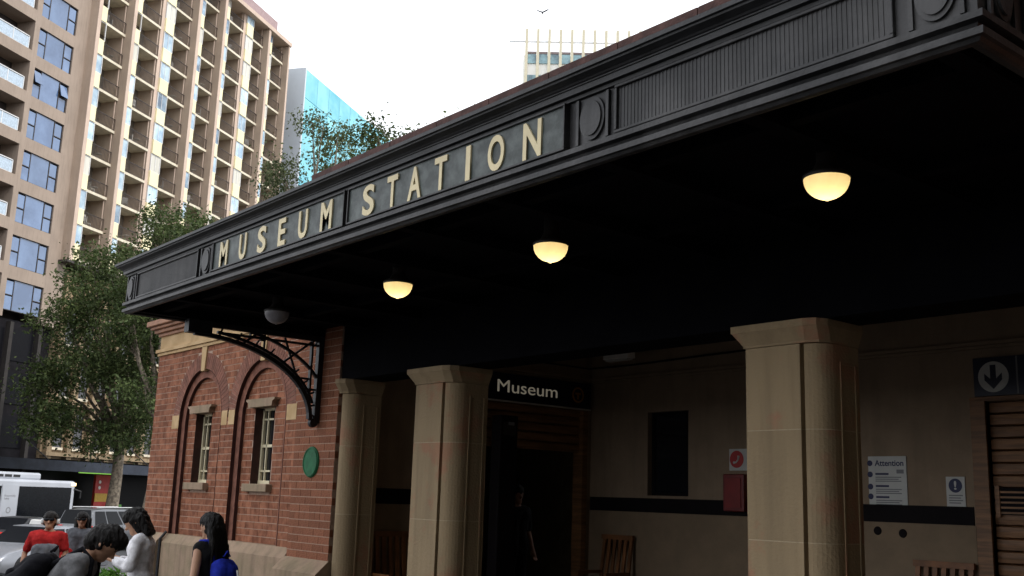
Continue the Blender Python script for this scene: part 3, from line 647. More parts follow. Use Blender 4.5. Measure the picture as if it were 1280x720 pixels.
pp = MB().box(.03, .10, 0, .07, 0, 2.72).mesh('balcony_post', M_hot)
for i in range(7):
    a, c = FIN[i][1], FIN[i+1][0]; w = c-a; thin = FIN[i][2] > 57
    t = 57.15; bw_ = 1.45; bt = (57.0 if not thin else 57.0)-t
    sl, rl, sp, wi, fr, dr, df = bay_meshes(w, 1.75, bw_)
    wi2 = wi.copy(); wi2.materials.clear(); wi2.materials.append(mat('curtained_glass', (.55, .53, .46), .2, .1, .7, stretch=(9, 1, .3), rnd=.12, spec=.5)); wi3 = wi.copy(); wi3.materials.clear(); wi3.materials.append(mat('darker_glass', (.10, .16, .24), .08, .3, .6, col2=(.3, .42, .52), rnd=.25, spec=.7))  # curtained and darker glass tones, picked at random per window
    for k, z in enumerate(slabs):
        so_ = hi_('balcony', sl, (a, t, z))
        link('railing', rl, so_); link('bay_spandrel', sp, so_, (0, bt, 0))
        blank = (i < 2 and k >= 7-(i == 0)) 
        wi_ = wi if random.random() < .6 else random.choice((wi2, wi3)); wo_ = link('bay_window', wi_, so_, (0, bt+(.0), 0)); link('frame', fr, so_, (0, bt, 0))
        if blank: wo_.data = dr; wo_.scale = (.8, 1, 1); wo_.location = (.05, .55, .2)
        d_ = link('balcony_door', dr, so_, (bw_+.12, 1.66, 0)); link('door_frame', df, so_, (bw_+.12, 1.655, 0))
        link('balcony_post', pp, so_, (w-.22, .12, 0))
        if random.random() < .75:
            for q in range(random.choice((1, 2, 2))): link('balcony_chair', ch, so_, (bw_+.5+.75*q+random.uniform(-.1, .2), .75+random.uniform(-.2, .3), 0), None, (0, 0, random.uniform(0, 6)))
        if random.random() < .4: link('balcony_table', tb_, so_, (w-.75, .8, 0))

# ---- podium below the hotel: ochre stone with tall windows, dark shopfronts and an awning
M_och = mat('ochre_stone', (.26, .19, .115), .85, .12, .6, streak=.25)
M_shop = mat('shopfront_glass', (.004, .004, .006), .4, .2, spec=.08)
pod, pp_, pi_ = bld('hotel_podium', 'ochre stone street podium with tall narrow windows behind the street tree', 66.4, 56.9)
pp_('wall', MB().box(67.4, 130, 57.6, 74, 2.0, 16.9), M_och)
pp_('shopfront', MB().box(67.4, 130, 58.0, 74, -2.6, 2.0), M_shop)
pil_ = MB().box(0, .55, 0, .5, 2.0, 16.4).mesh('pilaster', M_och); wnm = MB().box(0, 1.05, 0, .12, 0, 2.7).mesh('window', M_hdoor); tr_ = MB().box(-.12, 1.17, -.08, .1, -.2, 0).mesh('sill', M_slab)
for k in range(18):
    s = 67.6+k*2.3
    if k < 16: pi_('pilaster', pil_, (s, 57.15, 0))
    for z in (2.9, 6.9, 11.0):
        wq = pi_('window', wnm, (s+.95, 57.52, z)); link('sill', tr_, wq)
for z in (2.2, 6.2, 10.2, 14.4): pp_('string_course', MB().box(67.4, 110, 57.0, 57.62, z, z+.28), M_och)
aw_, awp, awi = bld('street_awning', 'long dark blue awning over the shopfronts behind the bus', 50, 53.0, 'awning')
M_awn = mat('awning_metal', (.03, .036, .05), .6, .2, 1, spec=.2)
awp('awning_deck', MB().box(44, 120, 53.0, 57.8, 1.25, 1.42), M_awn); awp('awning_fascia', MB().box(44, 120, 52.9, 53.0, 1.0, 1.75), M_awn)
for k in range(12): awp('tie_rod', MB().tube([(46+k*6, 53.4, 1.5), (46+k*6, 57.5, 4.2)], .04, 6), M_iron)
# shop with red panel and green lit sign
shp, shq, shi = bld('red_shop_front', 'red shop panel with yellow stripe and glowing green sign under the awning', 72, 56.0, 'shop')
M_redp = mat('red_panel', (.42, .025, .02), .5, .15, 2)
shq('panel', MB().box(72.4, 75.2, 56.1, 56.3, -2.5, .9), M_redp)
shq('stripe', MB().box(72.4, 75.2, 56.04, 56.098, -1.2, -.55), mat('yellow_panel', (.5, .30, .03), .5, .1)); shq('counter', MB().box(73.9, 75.3, 55.6, 56.0, -2.5, -1.4), mat('green_panel', (.10, .30, .06), .5, .1))
shq('shop_sign', MB().box(70.2, 74.6, 55.9, 56.08, .98, 1.2), mat('green_lit_sign', (.2, .5, .08), .5, .3, 3, emit=((.35, .75, .12), .35)))
for z in (-.1, .35): shq('print_disc', MB().lathe([(0, -.03), (.14, -.03), (.14, 0)], (72.9, 56.09, z), 16, 'y'), M_white)

# ---- brown apartment block
M_br = mat('brown_render', (.30, .237, .19), .85, .07, .4, streak=.14)
M_bwin = mat('blue_window_glass', (.085, .14, .26), .05, .2, .25, col2=(.13, .20, .34), spec=.8, rnd=.15)
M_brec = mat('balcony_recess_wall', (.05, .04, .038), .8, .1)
M_bgl = mat('balcony_glass', (.36, .44, .52), .1, .15, spec=.6)
ap, app, api = bld('brown_apartment_block', 'brown apartment block with wide blue windows and white framed glass balconies', 45, 57.3)
TOPS = [14.85+3.31*k for k in range(14)]
app('wall', MB().box(65.35, 67.45, 57.3, 74, 12.0, 62), M_br)
app('wall', MB().box(60.95, 61.5, 57.3, 74, 12.0, 62), M_br)
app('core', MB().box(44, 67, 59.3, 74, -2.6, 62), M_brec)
app('base', MB().box(44, 67.4, 57.9, 59.2, -2.6, 12.0), mat('base_shade_tone', (.010, .009, .011), .7, .3, 1, spec=.1))  # lower storeys coloured near-black to stand in for shade
bwm = MB().box(0, 2.4, 0, .12, 0, 2.3).mesh('window', M_shop); bml = MB().box(0, .35, 0, .5, 0, 14.0).mesh('pilaster', mat('pier_shade_tone', (.028, .024, .022), .8, .2, 1))  # base windows and piers take the same painted shade
for k in range(7):
    api('pilaster', bml, (46+k*3.05+1.4, 57.5, -2.2))
    for z in (2.6, 5.8, 9.0): api('window', bwm, (46+k*3.05-1.2, 57.84, z))
bw1 = MB().box(0, 3.85, 0, 1.9, 0, .98).mesh('spandrel', M_br)
pane_l = MB().box(0, .78, 0, .05, 0, 1.0).mesh('pane', M_bwin); pane_c = MB().box(0, 1.94, 0, .05, 0, 2.26).mesh('pane', M_bwin)
frm = MB()
for x in (0, .83, 2.88, 3.77): frm.box(x, x+.08, -.03, .08, 0, 2.33)
frm.box(0, 3.85, -.03, .08, -.0, .05).box(0, 3.85, -.03, .08, 2.28, 2.33).box(.08, .83, -.03, .08, 1.12, 1.18).box(2.96, 3.77, -.03, .08, 1.12, 1.18)
frm = frm.mesh('window', M_rail)
brs = MB().box(0, 15, 0, 2, 0, .9).mesh('balcony_slab', M_br); 
gp = MB().box(0, 1.55, 0, .03, 0, .85).mesh('balustrade_pane', M_bgl)
rp = MB()
for x in (0, 1.62, 3.24): rp.box(x, x+.07, -.02, .05, 0, 1.05)
rp.box(0, 3.31, -.02, .05, 1.0, 1.07).box(0, 3.31, -.02, .05, .02, .08)
rp = rp.mesh('balustrade', M_alu)
for k, z in enumerate(TOPS):
    api('spandrel', bw1, (61.5, 57.3, z)) 
    wq = api('window', frm, (61.5, 57.42, z-2.33))
    for x, zz, me in ((.08, .05, pane_l), (.08, 1.18, pane_l), (.91, .05, pane_c), (2.96, .05, pane_l), (2.96, 1.18, pane_l)):
        p_ = link('pane', me, wq, (x, 0, zz))
        if k == 5 and zz > 1 : p_.rotation_euler = (R(-16), 0, 0); p_.location = (x, -.28, zz)
    bs = api('balcony_slab', brs, (45.95, 57.3, z+.25-3.31+.0))
    for q in range(3):
        rr = link('balustrade', rp, bs, (15-.25-3.31*(q+1), .12, .9)); 
        for j in range(2): link('balustrade_pane', gp, rr, (.07+j*1.62, .0, .1))
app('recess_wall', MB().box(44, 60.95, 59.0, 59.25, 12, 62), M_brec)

# ---- glass tower behind the hotel
M_teal = mat('teal_glass', (.16, .52, .66), .12, .15, .08, col2=(.30, .68, .78), spec=.6, rnd=.10)
M_pale = mat('pale_cladding', (.50, .55, .60), .7, .06, .2)
gt, gtp, gti = bld('teal_glass_tower', 'tower with a pale end wall and bright teal glass face beyond the hotel', 102.3, 56.5)
gtp('core', MB().box(102.3, 150, 56.9, 90, -2.6, 48.3), M_pale); gtp('end_wall', MB().box(102.05, 102.3, 56.55, 90, -2.6, 48.6), M_pale)
pn = MB().box(.03, 2.97, 0, .2, .04, 3.46).mesh('glass_panel', M_teal)
for i in range(16):
    for j in range(12): gti('glass_panel', pn, (102.32+i*3.0, 56.6, 48.5-3.5*(j+1)))

# ---- unseen blocks added behind and right of the camera to cut sky light
def block(name, label, x0, x1, y0, y1, z1, m):
    o = thing(name, label, 'building', ((x0+x1)/2, (y0+y1)/2, -2.5)); cx, cy = (x0+x1)/2, (y0+y1)/2
    MB().box(x0-cx, x1-cx, y0-cy, y1-cy, 0, z1).build('wall', m, o); MB().box(x0-cx-.4, x1-cx+.4, y0-cy-.4, y1-cy+.4, z1, z1+.8).build('cornice', m, o)
    wm = MB().box(-.7, .7, -.06, .06, 0, 2.0).mesh('window', M_hdoor)
    n = int((x1-x0)/4); nf = int((y1-y0)/4)
    for f in range(4):
        for k in range(n): link('window', wm, o, (x0-cx+2+k*4, y1-cy, 4+f*3.6))
        for k in range(nf): link('window', wm, o, (x0-cx, y0-cy+2+k*4, 4+f*3.6), None, (0, 0, math.pi/2))
M_bst = mat('dark_sandstone', (.11, .09, .07), .9, .15, .5)
block('corner_sky_blocker', 'unseen dark block added behind the forecourt to cut sky light', 12, 52, -46, -24, 40, M_bst)
block('side_sky_blocker', 'unseen dark block added beyond the right wing to cut sky light', 15, 34, -20, 62, 38, M_bst)
# ---- far office tower with pale fins
fo = thing('far_office_tower', 'far white office tower with pale vertical fins above the parapet', 'building', (-115.1, 95.15, -3.3), math.atan2(12.03, 10.39))
M_ow = mat('office_white', (.9, .89, .86), .7, .04, .2); M_of = mat('office_fin', (.55, .50, .37), .7, .05); M_og = mat('office_glass', (.12, .22, .28), .1, .3, .4, col2=(.30, .5, .55), spec=.7, rnd=.2)
H0 = 73.6-3
MB().box(-.3, 22, .5, 14, 0, 70.4).build('core', M_ow, fo); MB().box(-2.4, 22, -.1, .2, 72.3, 72.5).build('roof_beam', M_alu, fo);
ofn = MB().box(0, .42, -.25, .5, 0, 74.4).mesh('fin', M_of); owm = MB().box(.42, 1.72, .32, .45, 0, 1.5).mesh('window', M_og); owh = MB().box(.42, 1.72, .24, .50, 0, .35).mesh('sun_hood', mat('brown_hood', (.25, .2, .2), .8))
for k in range(12):
    link('fin', ofn, fo, (k*1.74, 0, 0))
    for j in range(6): link('window', owm, fo, (k*1.74, 0, 69.0-j*3.4)); 
    link('sun_hood', owh, fo, (k*1.74, 0, 70.55))

# ================================================================== trees
def leaf_mat(name, c1, c2): return mat(name, c1, .6, .1, 1.3, col2=c2, spec=.25, trans=.3, island=.35)
M_bark = mat('plane_bark', (.13, .105, .08), .9, .3, 5, col2=(.24, .20, .15), bump=.4, bscale=20)
M_leafA = leaf_mat('leaf_dark', (.036, .060, .018), (.092, .12, .038))
M_leafB = leaf_mat('leaf_mid', (.042, .068, .020), (.09, .12, .038))
M_leafC = leaf_mat('leaf_olive', (.055, .075, .03), (.11, .13, .055))
def tree(name, label, base, blobs, n, leaf, m, trunk_r, fork_z, seed, cat='tree', gap=.35, droop=0, group=None):
    """blobs: (centre offset from base, radius xyz); limbs run from the fork to every blob, leaves gather in twig clumps inside the blobs"""
    rd_ = random.Random(seed); t = thing(name, label, cat, base, 0, group)
    b = MB(); fk = Vector((rd_.uniform(-.3, .3), rd_.uniform(-.3, .3), fork_z))
    b.tube([(0, 0, -.15), (fk.x*.1, fk.y*.1, fork_z*.25), (fk.x*.5+.1, fk.y*.6, fork_z*.6), fk], [trunk_r*1.35, trunk_r*1.05, trunk_r*.9, trunk_r*.8], 10)
    b.build('trunk', M_bark, t, True)
    lb = MB(); vs, fs = [], []
    tot = sum(r[0]*r[1]*r[2] for _, r in blobs)
    for c, r in blobs:
        c = Vector(c); r = Vector(r); md = fk.lerp(c, .5)+Vector((rd_.uniform(-.5, .5), rd_.uniform(-.5, .5), rd_.uniform(-.2, .8)))
        lb.tube([fk-Vector((0, 0, .2)), fk.lerp(md, .5)+Vector((0, 0, .2)), md, c], [trunk_r*.5, trunk_r*.38, trunk_r*.25, trunk_r*.08], 6)
        k = max(3, int(n*r.x*r.y*r.z/tot/60))
        for _ in range(k):
            while True:
                q = Vector((rd_.uniform(-1, 1), rd_.uniform(-1, 1), rd_.uniform(-1, 1)))
                if gap < q.length < 1.0: break
            cc = c+Vector((q.x*r.x, q.y*r.y, q.z*r.z)); cs = leaf*rd_.uniform(2.2, 4.6)
            if rd_.random() < .3: lb.tube([md.lerp(c, rd_.uniform(.2, 1)), cc], [trunk_r*.06, trunk_r*.02], 4, False)
            for _ in range(60):
                p = cc+Vector((rd_.gauss(0, cs*.55), rd_.gauss(0, cs*.55), rd_.gauss(0, cs*.4)-droop*abs(rd_.gauss(0, 1))))
                L_ = leaf*rd_.uniform(.45, 1.35); W_ = L_*rd_.uniform(.4, .65)
                a = Vector((rd_.gauss(0, 1), rd_.gauss(0, 1), rd_.gauss(-.5-droop*2, .7))).normalized(); e = a.cross(Vector((rd_.gauss(0, 1), rd_.gauss(0, 1), rd_.gauss(0, 1)))).normalized(); u = a.cross(e)*(.15*W_)
                i0 = len(vs); vs += [p, p+a*L_*.5+e*W_*.5+u, p+a*L_, p+a*L_*.5-e*W_*.5+u]; fs.append((i0, i0+1, i0+2, i0+3))
    lb.build('limbs', M_bark, t, True)
    me = bpy.data.meshes.new('crown'); me.from_pydata([tuple(v) for v in vs], [], fs); me.materials.append(m); me.update(); link('crown', me, t)
    return t
def W(s, t, z): p = ST(s, t, z); return (p.x, p.y, z)
# offsets are given in camera-independent axes: E = along the avenue, the trees stand at the kerbs
def off(ds, dt, z): p = ST(ds, dt, 0); return (p.x, p.y, z)
B = []
rr = random.Random(3)
for z, w_, n_ in ((6.5, 3.6, 6), (9.5, 4.4, 7), (12.5, 4.2, 7), (15.5, 3.4, 5), (17.8, 2.0, 3)):
    for k in range(n_):
        a = 6.283*k/n_+rr.uniform(-.4, .4); B.append((off(w_*.85*math.cos(a)-2.6, w_*.75*math.sin(a), z+rr.uniform(-.9, .9)), (rr.uniform(1.3, 2.1), rr.uniform(1.3, 2.1), rr.uniform(1.0, 1.6))))
tree('plane_tree', 'large dark plane tree with pale trunk standing behind the parked cars', W(62.6, 47.0, -2.5), B, 36000, .26, M_leafA, .42, 5.2, 1)
B = []
for z, w_, n_ in ((9.0, 3.0, 4), (12, 3.8, 6), (15, 3.8, 6), (18, 2.6, 4), (20, 1.4, 2)):
    for k in range(n_):
        a = 6.283*k/n_+rr.uniform(-.5, .5); B.append((off(w_*.7*math.cos(a), w_*.7*math.sin(a), z+rr.uniform(-.9, .9)), (rr.uniform(1.2, 1.9), rr.uniform(1.2, 1.9), rr.uniform(.9, 1.4))))
tree('plane_tree', 'mid green plane tree against the lower hotel balconies, over the canopy corner', W(57.5, 40.5, -2.5), B, 24000, .25, M_leafB, .35, 6, 2)
B = []
for k in range(36):
    a = rr.uniform(0, 6.283); q = rr.uniform(.3, 1); z = rr.uniform(10.0, 18.6) if k % 2 else rr.uniform(10, 14.5); w_ = 3.7*(1-max(0, (z-12.5)/8.5))
    B.append((off(w_*q*math.cos(a), w_*q*math.sin(a)*1.1, z), (rr.uniform(.6, 1.15), rr.uniform(.6, 1.15), rr.uniform(.5, .9))))
tree('gum_tree', 'sparse olive gum tree with drooping leaves in front of the teal glass tower', W(38.2, 20.6, -2.5), B, 17000, .16, M_leafC, .24, 8.5, 5, droop=.22)
B = []
for k in range(20):
    a = rr.uniform(0, 6.283); q = rr.uniform(.2, 1); z = rr.uniform(11.0, 16.0); w_ = 3.3
    B.append((off(w_*q*math.cos(a), w_*q*math.sin(a)*1.2, z), (rr.uniform(.6, 1.1), rr.uniform(.6, 1.1), rr.uniform(.5, .9))))
tree('fig_tree', 'dense rounded green tree top showing just above the brick parapet', W(35.0, 13.5, -2.4), B, 24000, .145, M_leafB, .3, 8, 9)
# unseen trees added to keep sky light off the station front
for i, (x, y, lb_) in enumerate(((8.0, 1.5, 'added unseen fig tree blocking sky light by the brick wing'), (8.5, -7.0, 'added unseen fig tree blocking sky light behind the forecourt'))):
    B = []
    for z, w_, n_ in ((5.0, 4.6, 7), (7.5, 5.2, 8), (10, 4.2, 7), (12, 2.4, 4)):
        for k in range(n_):
            a = 6.283*k/n_+rr.uniform(-.4, .4); B.append(((w_*.8*math.cos(a), w_*.8*math.sin(a), z+rr.uniform(-.6, .6)), (rr.uniform(1.6, 2.3), rr.uniform(1.6, 2.3), rr.uniform(1.2, 1.7))))
    tree('sky_blocker_tree', lb_, (x, y, zg(x)), B, 9000, .42, M_leafA, .5, 3.2, 20+i, group=None, gap=.2)
# low clipped shrub by the kerb
def shrub(x, y, label):
    vs = []; rd_ = random.Random(5); b = MB()
    t = thing('low_shrub', label, 'shrub', (x, y, zg(x)))
    for _ in range(900):
        q = Vector((rd_.gauss(0, .5), rd_.gauss(0, .5), abs(rd_.gauss(0, .5)))).normalized()*rd_.uniform(.6, 1); p = Vector((q.x*.42, q.y*.42, q.z*.62+.02)); a = Vector((rd_.gauss(0, 1), rd_.gauss(0, 1), rd_.uniform(.2, 1))).normalized()*.11; e = a.orthogonal().normalized()*.022
        b.quad(p-e, p+e, p+a+e*.4, p+a-e*.4)
    b.build('foliage', leaf_mat('leaf_bright', (.05, .13, .015), (.09, .2, .03)), t); MB().tube([(0, 0, -.1), (0, 0, .4)], .04, 6).build('stem', M_bark, t)
shrub(-20.7, 7.3, 'low bright green shrub on the pavement beside the man in the grey T-shirt')

# ================================================================== vehicles
M_tyre = mat('tyre_rubber', (.018, .018, .019), .85, .1); M_rim = mat('alloy_rim', (.45, .46, .48), .3, .1, metal=.8); M_cgl = mat('car_glass', (.005, .006, .008), .15, .1, spec=.12)
M_head = mat('headlight_lens', (.6, .62, .65), .1, .1, spec=.8); M_tail = mat('tail_lens', (.35, .01, .01), .2, .1, emit=((1, .06, .04), .25)); M_trim = mat('black_trim', (.014, .014, .015), .6, .1)
def paint(n, c, metal=.3): return mat(n, c, .28, .05, 1, metal=metal, spec=.6)
def car(name, label, s, t, rev, L, Wd, H, col, style, group, cat='car', hood=.3, taxi=False):
    """front at local +y; side profile lofted over the width with tumblehome; s,t = centre in the street frame"""
    p = ST(s, t); root = thing(name, label, cat, (p.x, p.y, zg(p.x)-.13), ST_ROT-math.pi/2+(math.pi if rev else 0), group)
    h = L/2; hw = Wd/2
    if style == 'sedan': belt, lo = .93, [(-h, .42), (-h+.03, .82), (-h+.12, .96), (-.62*h, .99), (.34*h, .95), (.62*h, .86), (.88*h, .74), (h-.06, .62), (h, .48), (h-.03, .24), (h-.25, .20), (-h+.2, .22)]
    else: belt, lo = 1.05, [(-h, .45), (-h+.02, .95), (-h+.05, 1.06), (-.5*h, 1.07), (.36*h, 1.05), (.62*h, 1.0), (.9*h, .90), (h-.04, .72), (h, .52), (h-.03, .28), (h-.2, .26), (-h+.15, .28)]
    if style == 'sedan': gh = [(-.62*h, .97), (-.34*h, H-.03), (-.1*h, H), (.08*h, H-.02), (.40*h, .94)]
    else: gh = [(-h+.06, 1.04), (-h+.22, H-.06), (-.6*h, H), (.0, H-.01), (.12*h, H-.05), (.40*h, 1.04)]
    body = MB(); nW = 7
    # lower body: rounded cross-width loft
    def ring(prof, ins, x): return [(x, y*(1-ins*.05), z if z < .5 else z-ins*.03) for y, z in prof]
    xs = [(-hw, 1.0), (-hw+.05, .35), (-hw*.6, 0), (0, -.25), (hw*.6, 0), (hw-.05, .35), (hw, 1.0)]
    rings = [ring(lo, i_, x) for x, i_ in xs]; k = len(lo)
    for r_ in rings: body.v += r_
    for a in range(len(rings)-1):
        for j in range(k): body.f.append((a*k+j, a*k+(j+1) % k, (a+1)*k+(j+1) % k, (a+1)*k+j))
    body.f += [tuple(range(k)), tuple((len(rings)-1)*k+j for j in range(k))]
    bo = body.build('body', col, root, True); es = bo.modifiers.new('bevel', 'BEVEL'); es.width = .03; es.segments = 2; es.limit_method = 'ANGLE'; es.angle_limit = R(35)
    # cabin
    cb = MB(); g0 = len(gh)
    def wx(z): return hw-.06-(z-belt)*.30
    for sx in (-1, -.5, .5, 1): cb.v += [(sx*wx(z), y, z-(0 if abs(sx) < 1 else .015)) for y, z in gh]
    for a in range(3):
        for j in range(g0-1): cb.f.append((a*g0+j, a*g0+j+1, (a+1)*g0+j+1, (a+1)*g0+j))
    cb.f += [tuple(range(g0)), tuple(3*g0+j for j in range(g0))]
    cab = cb.build('cabin', col, root, True); es = cab.modifiers.new('bevel', 'BEVEL'); es.width = .04; es.segments = 2; es.limit_method = 'ANGLE'; es.angle_limit = R(30)
    # side glass panels, proud of the cabin
    y0, y1 = gh[0][0], gh[-1][0]; zt = H-.10; zb = belt+.03
    def yat(z, front):
        a, c = (gh[-1], gh[-2]) if front else (gh[0], gh[1]); f = (z-a[1])/(c[1]-a[1]); return a[0]+(c[0]-a[0])*f
    cuts = [(0.04, .47), (.53, .97)] if style == 'sedan' else [(.04, .30), (.33, .62), (.66, .97)]
    for sx in (-1, 1):
        for f0, f1 in cuts:
            q = [(yat(z, 0)+(yat(z, 1)-yat(z, 0))*f+(.06 if f < .1 else -.06 if f > .9 else 0), z) for f, z in ((f0, zb), (f1, zb), (f1, zt), (f0, zt))]
            MB().poly([(sx*(wx(z)+.012), y, z) for y, z in q]).build('side_window', M_cgl, root)
    for front in (0, 1):
        q = []
        for sx, z in ((-1, belt+.05), (1, belt+.05), (1, H-.06), (-1, H-.06)): q.append((sx*(wx(z)-.07), yat(z, front)+(.014 if front else -.014), z+.01))
        MB().poly(q).build('windscreen' if front else 'rear_window', M_cgl, root)
    rw = .315 if style == 'sedan' else .36
    for sx in (-1, 1):
        for wy in (.60*h+.0, -.58*h):
            arch = MB().lathe([(0, -.02), (rw+.05, -.02), (rw+.05, .0)], (sx*(hw-.008), wy, rw), 24, 'x').build('wheel_arch', M_trim, root)
            wl = MB().lathe([(.0, -.10), (rw-.02, -.10), (rw, -.07), (rw, .07), (rw-.02, .10), (rw*.66, .10)], (0, 0, 0), 28, 'x').build('wheel', M_tyre, root, loc=(sx*(hw-.07), wy, rw), rot=(0, 0, 0 if sx > 0 else math.pi))
            MB().lathe([(rw*.67, .095), (rw*.60, .06), (rw*.2, .085), (0, .09)], (0, 0, 0), 20, 'x').build('rim', M_rim, wl)
            for q in range(5):
                a = 6.283*q/5; MB().tube([(.088, 0, 0), (.094, rw*.6*math.cos(a), rw*.6*math.sin(a))], .022, 4).build('spoke', M_rim, wl)
        zl = .62 if style == 'sedan' else .80
        MB().prism([(.52*hw, zl-.04), (.94*hw, zl+.0), (.92*hw, zl+.11), (.56*hw, zl+.08)], lambda x, z: (sx*x, h-.10, z), lambda x, z: (sx*x*.99, h-.0-.12*(x/hw)**4, z)).build('headlight', M_head, root, bevel=.01)
        MB().box(sx*hw*.62 if sx > 0 else -hw*.97, sx*hw*.97 if sx > 0 else -hw*.62, -h-.012, -h+.05, .78, .95 if style == 'sedan' else 1.05).build('tail_light', M_tail, root)
        MB().box(sx*hw-(.0 if sx > 0 else .16), sx*hw+(.16 if sx > 0 else 0), .36*h, .36*h+.12, belt+.0, belt+.14).build('door_mirror', col, root, bevel=.03)
        for y in (-.05*h, .02): pass
        for y in (.0, ) if style == 'sedan' else (-.18*h, ): MB().box(sx*hw-.004, sx*hw+.004, y-.01, y+.01, .35, belt-.02).build('door_gap', M_trim, root)
        for y in (-.12*h, .25*h): MB().box(sx*(hw)-.012, sx*hw+.02, y-.08, y+.08, belt-.17, belt-.135).build('door_handle', col if not taxi else M_trim, root)
        MB().box(sx*hw-.01, sx*hw+.006, -.42*h, .42*h, .22, .30).build('sill', M_trim, root)
    MB().box(-.5*hw, .5*hw, h-.06, h+.004, .50, .60).build('grille', M_trim, root); MB().box(-.72*hw, .72*hw, h-.06, h-.004, .27, .37).build('lower_grille', M_trim, root)
    MB().box(-.26, .26, h-.0, h+.012, .40, .50).build('number_plate', M_white, root); MB().box(-.26, .26, -h-.02, -h, .55, .66).build('number_plate', M_white, root)
    if style != 'sedan':
        for sx in (-1, 1): MB().tube([(sx*(wx(H)-.08), -.75*h, H+.05), (sx*(wx(H)-.08), .0, H+.05)], .02, 6).build('roof_rail', M_alu, root)
    return root, hw, h
M_silver = paint('silver_paint', (.24, .25, .275), .5); M_dk = paint('charcoal_paint', (.018, .019, .022)); M_gr = paint('grey_paint', (.16, .165, .175), .4); M_rd = paint('red_paint', (.33, .015, .02), .1)
tx, hw, h = car('taxi', 'silver taxi sedan with roof sign and blue chequered door stripe', 26.5, 22.4, True, 4.9, 1.86, 1.46, M_silver, 'sedan', None, taxi=True)
MB().prism([(-.34, 1.455), (.34, 1.455), (.28, 1.60), (-.28, 1.60)], lambda x, z: (x, -.18, z), lambda x, z: (x, -.02, z)).build('roof_sign', M_white, tx, bevel=.02)
M_blu = mat('blue_vinyl', (.03, .07, .32), .4, .05)
for k in range(9):
    for sx in (-1, 1): MB().prism([(0, .74), (.16, .74), (.22, .82), (.06, .82)], lambda y, z: (sx*(hw+.002), -1.75+k*.34+y, z), lambda y, z: (sx*(hw+.006), -1.75+k*.34+y, z)).build('chequer', M_blu, tx)
car('suv', 'grey station wagon with glowing red tail light beyond the taxi', 39.2, 29.4, False, 4.7, 1.85, 1.72, M_gr, 'wagon', None)
car('sedan', 'black sedan waiting between the taxi and the bus', 33.4, 28.6, False, 4.7, 1.82, 1.45, M_dk, 'sedan', None)
car('sedan', 'red car half hidden behind the black sedan in front of the bus', 35.6, 33.6, False, 4.5, 1.8, 1.5, M_rd, 'sedan', None)
car('hatchback', 'dark wagon parked beyond the woman in the white shirt', 45.2, 33.0, False, 4.4, 1.8, 1.62, M_dk, 'wagon', None)

def bus(s_front, t, label):
    Lb, Wb, Hb = 12.2, 2.5, 2.85
    p = ST(s_front-Lb/2, t); root = thing('city_bus', label, 'bus', (p.x, p.y, zg(p.x)-.13), ST_ROT-math.pi/2); h = Lb/2; hw = Wb/2
    wht = paint('bus_white', (.38, .40, .44), 0)
    MB().box(-hw, hw, -h, h, .32, Hb).build('body', wht, root, bevel=.12)
    MB().box(-hw+.3, hw-.3, -h+5.0, h-2.2, Hb-.02, Hb+.33).build('roof_unit', wht, root, bevel=.1)
    for k in range(3): MB().box(hw-.34, hw-.292, h-5.2+k*.55, h-4.75+k*.55, Hb+.09, Hb+.21).build('roof_vent', M_trim, root)
    for sx in (-1, 1):
        y = -h+.35
        for k, wdt in enumerate((2.3, 2.3, 2.2, 1.1, 3.7)):
            if k == 3: MB().box(sx*(hw+.004)-.02, sx*(hw+.004)+.02, y, y+wdt-.06, .95, 2.58).build('white_panel', wht, root)
            else: MB().box(sx*(hw+.003)-.02, sx*(hw+.003)+.02, y, y+wdt-.06, 1.0, 2.52).build('side_window', M_cgl, root)
            if k == 3 and sx > 0:
                text_mesh('lettering', 'Responsibly\nSafely', M_grey, root, (hw+.0245, y+.17, 1.86), (0, 1, 0), AZ, .72, .26, .003)
                MB().lathe([(.10, 0), (.10, .004), (.15, .004), (.15, 0)], (hw+.0245, y+.52, 1.4), 20, 'x').build('print_ring', M_grey, root)
            y += wdt
        for wy in (-h+3.1, h-2.7):
            wl = MB().lathe([(0, -.14), (.44, -.14), (.48, -.1), (.48, .1), (.44, .14), (.27, .12), (.2, .06), (0, .08)], (0, 0, 0), 24, 'x').build('wheel', M_tyre, root, loc=(sx*(hw-.11), wy, .48), rot=(0, 0, 0 if sx > 0 else math.pi))
            MB().lathe([(.27, .121), (.2, .07), (0, .09)], (0, 0, 0), 16, 'x').build('rim', M_rim, wl)
        MB().box(sx*.72-.18, sx*.72+.18, h-.03, h+.02, .62, .82).build('headlight', M_head, root); MB().box(sx*1.0-.1, sx*1.0+.1, -h-.015, -h+.05, .7, 1.3).build('tail_light', M_tail, root)
        MB().tube([(sx*hw, h-.1, 2.45), (sx*(hw+.16), h+.22, 2.35), (sx*(hw+.16), h+.22, 2.0)], .05, 6).build('mirror', M_trim, root)
    MB().box(-hw+.1, hw-.1, h-.02, h+.015, 1.05, 2.4).build('windscreen', M_cgl, root); MB().box(-hw+.3, hw-.3, h-.02, h+.018, 2.46, 2.72).build('destination_display', M_trim, root)
    MB().box(hw-.10, hw+.012, h-.34, h+.016, Hb-.24, Hb-.09).build('marker_lamp', mat('marker_lamp', (.8, .6, .3), .4, emit=((1, .75, .35), 1.2)), root)
    MB().box(-hw+.2, hw-.2, -h-.015, -h+.02, 1.5, 2.5).build('rear_window', M_cgl, root)
bus(45.9, 38.0, 'white city bus with dark windows stopped across the avenue')

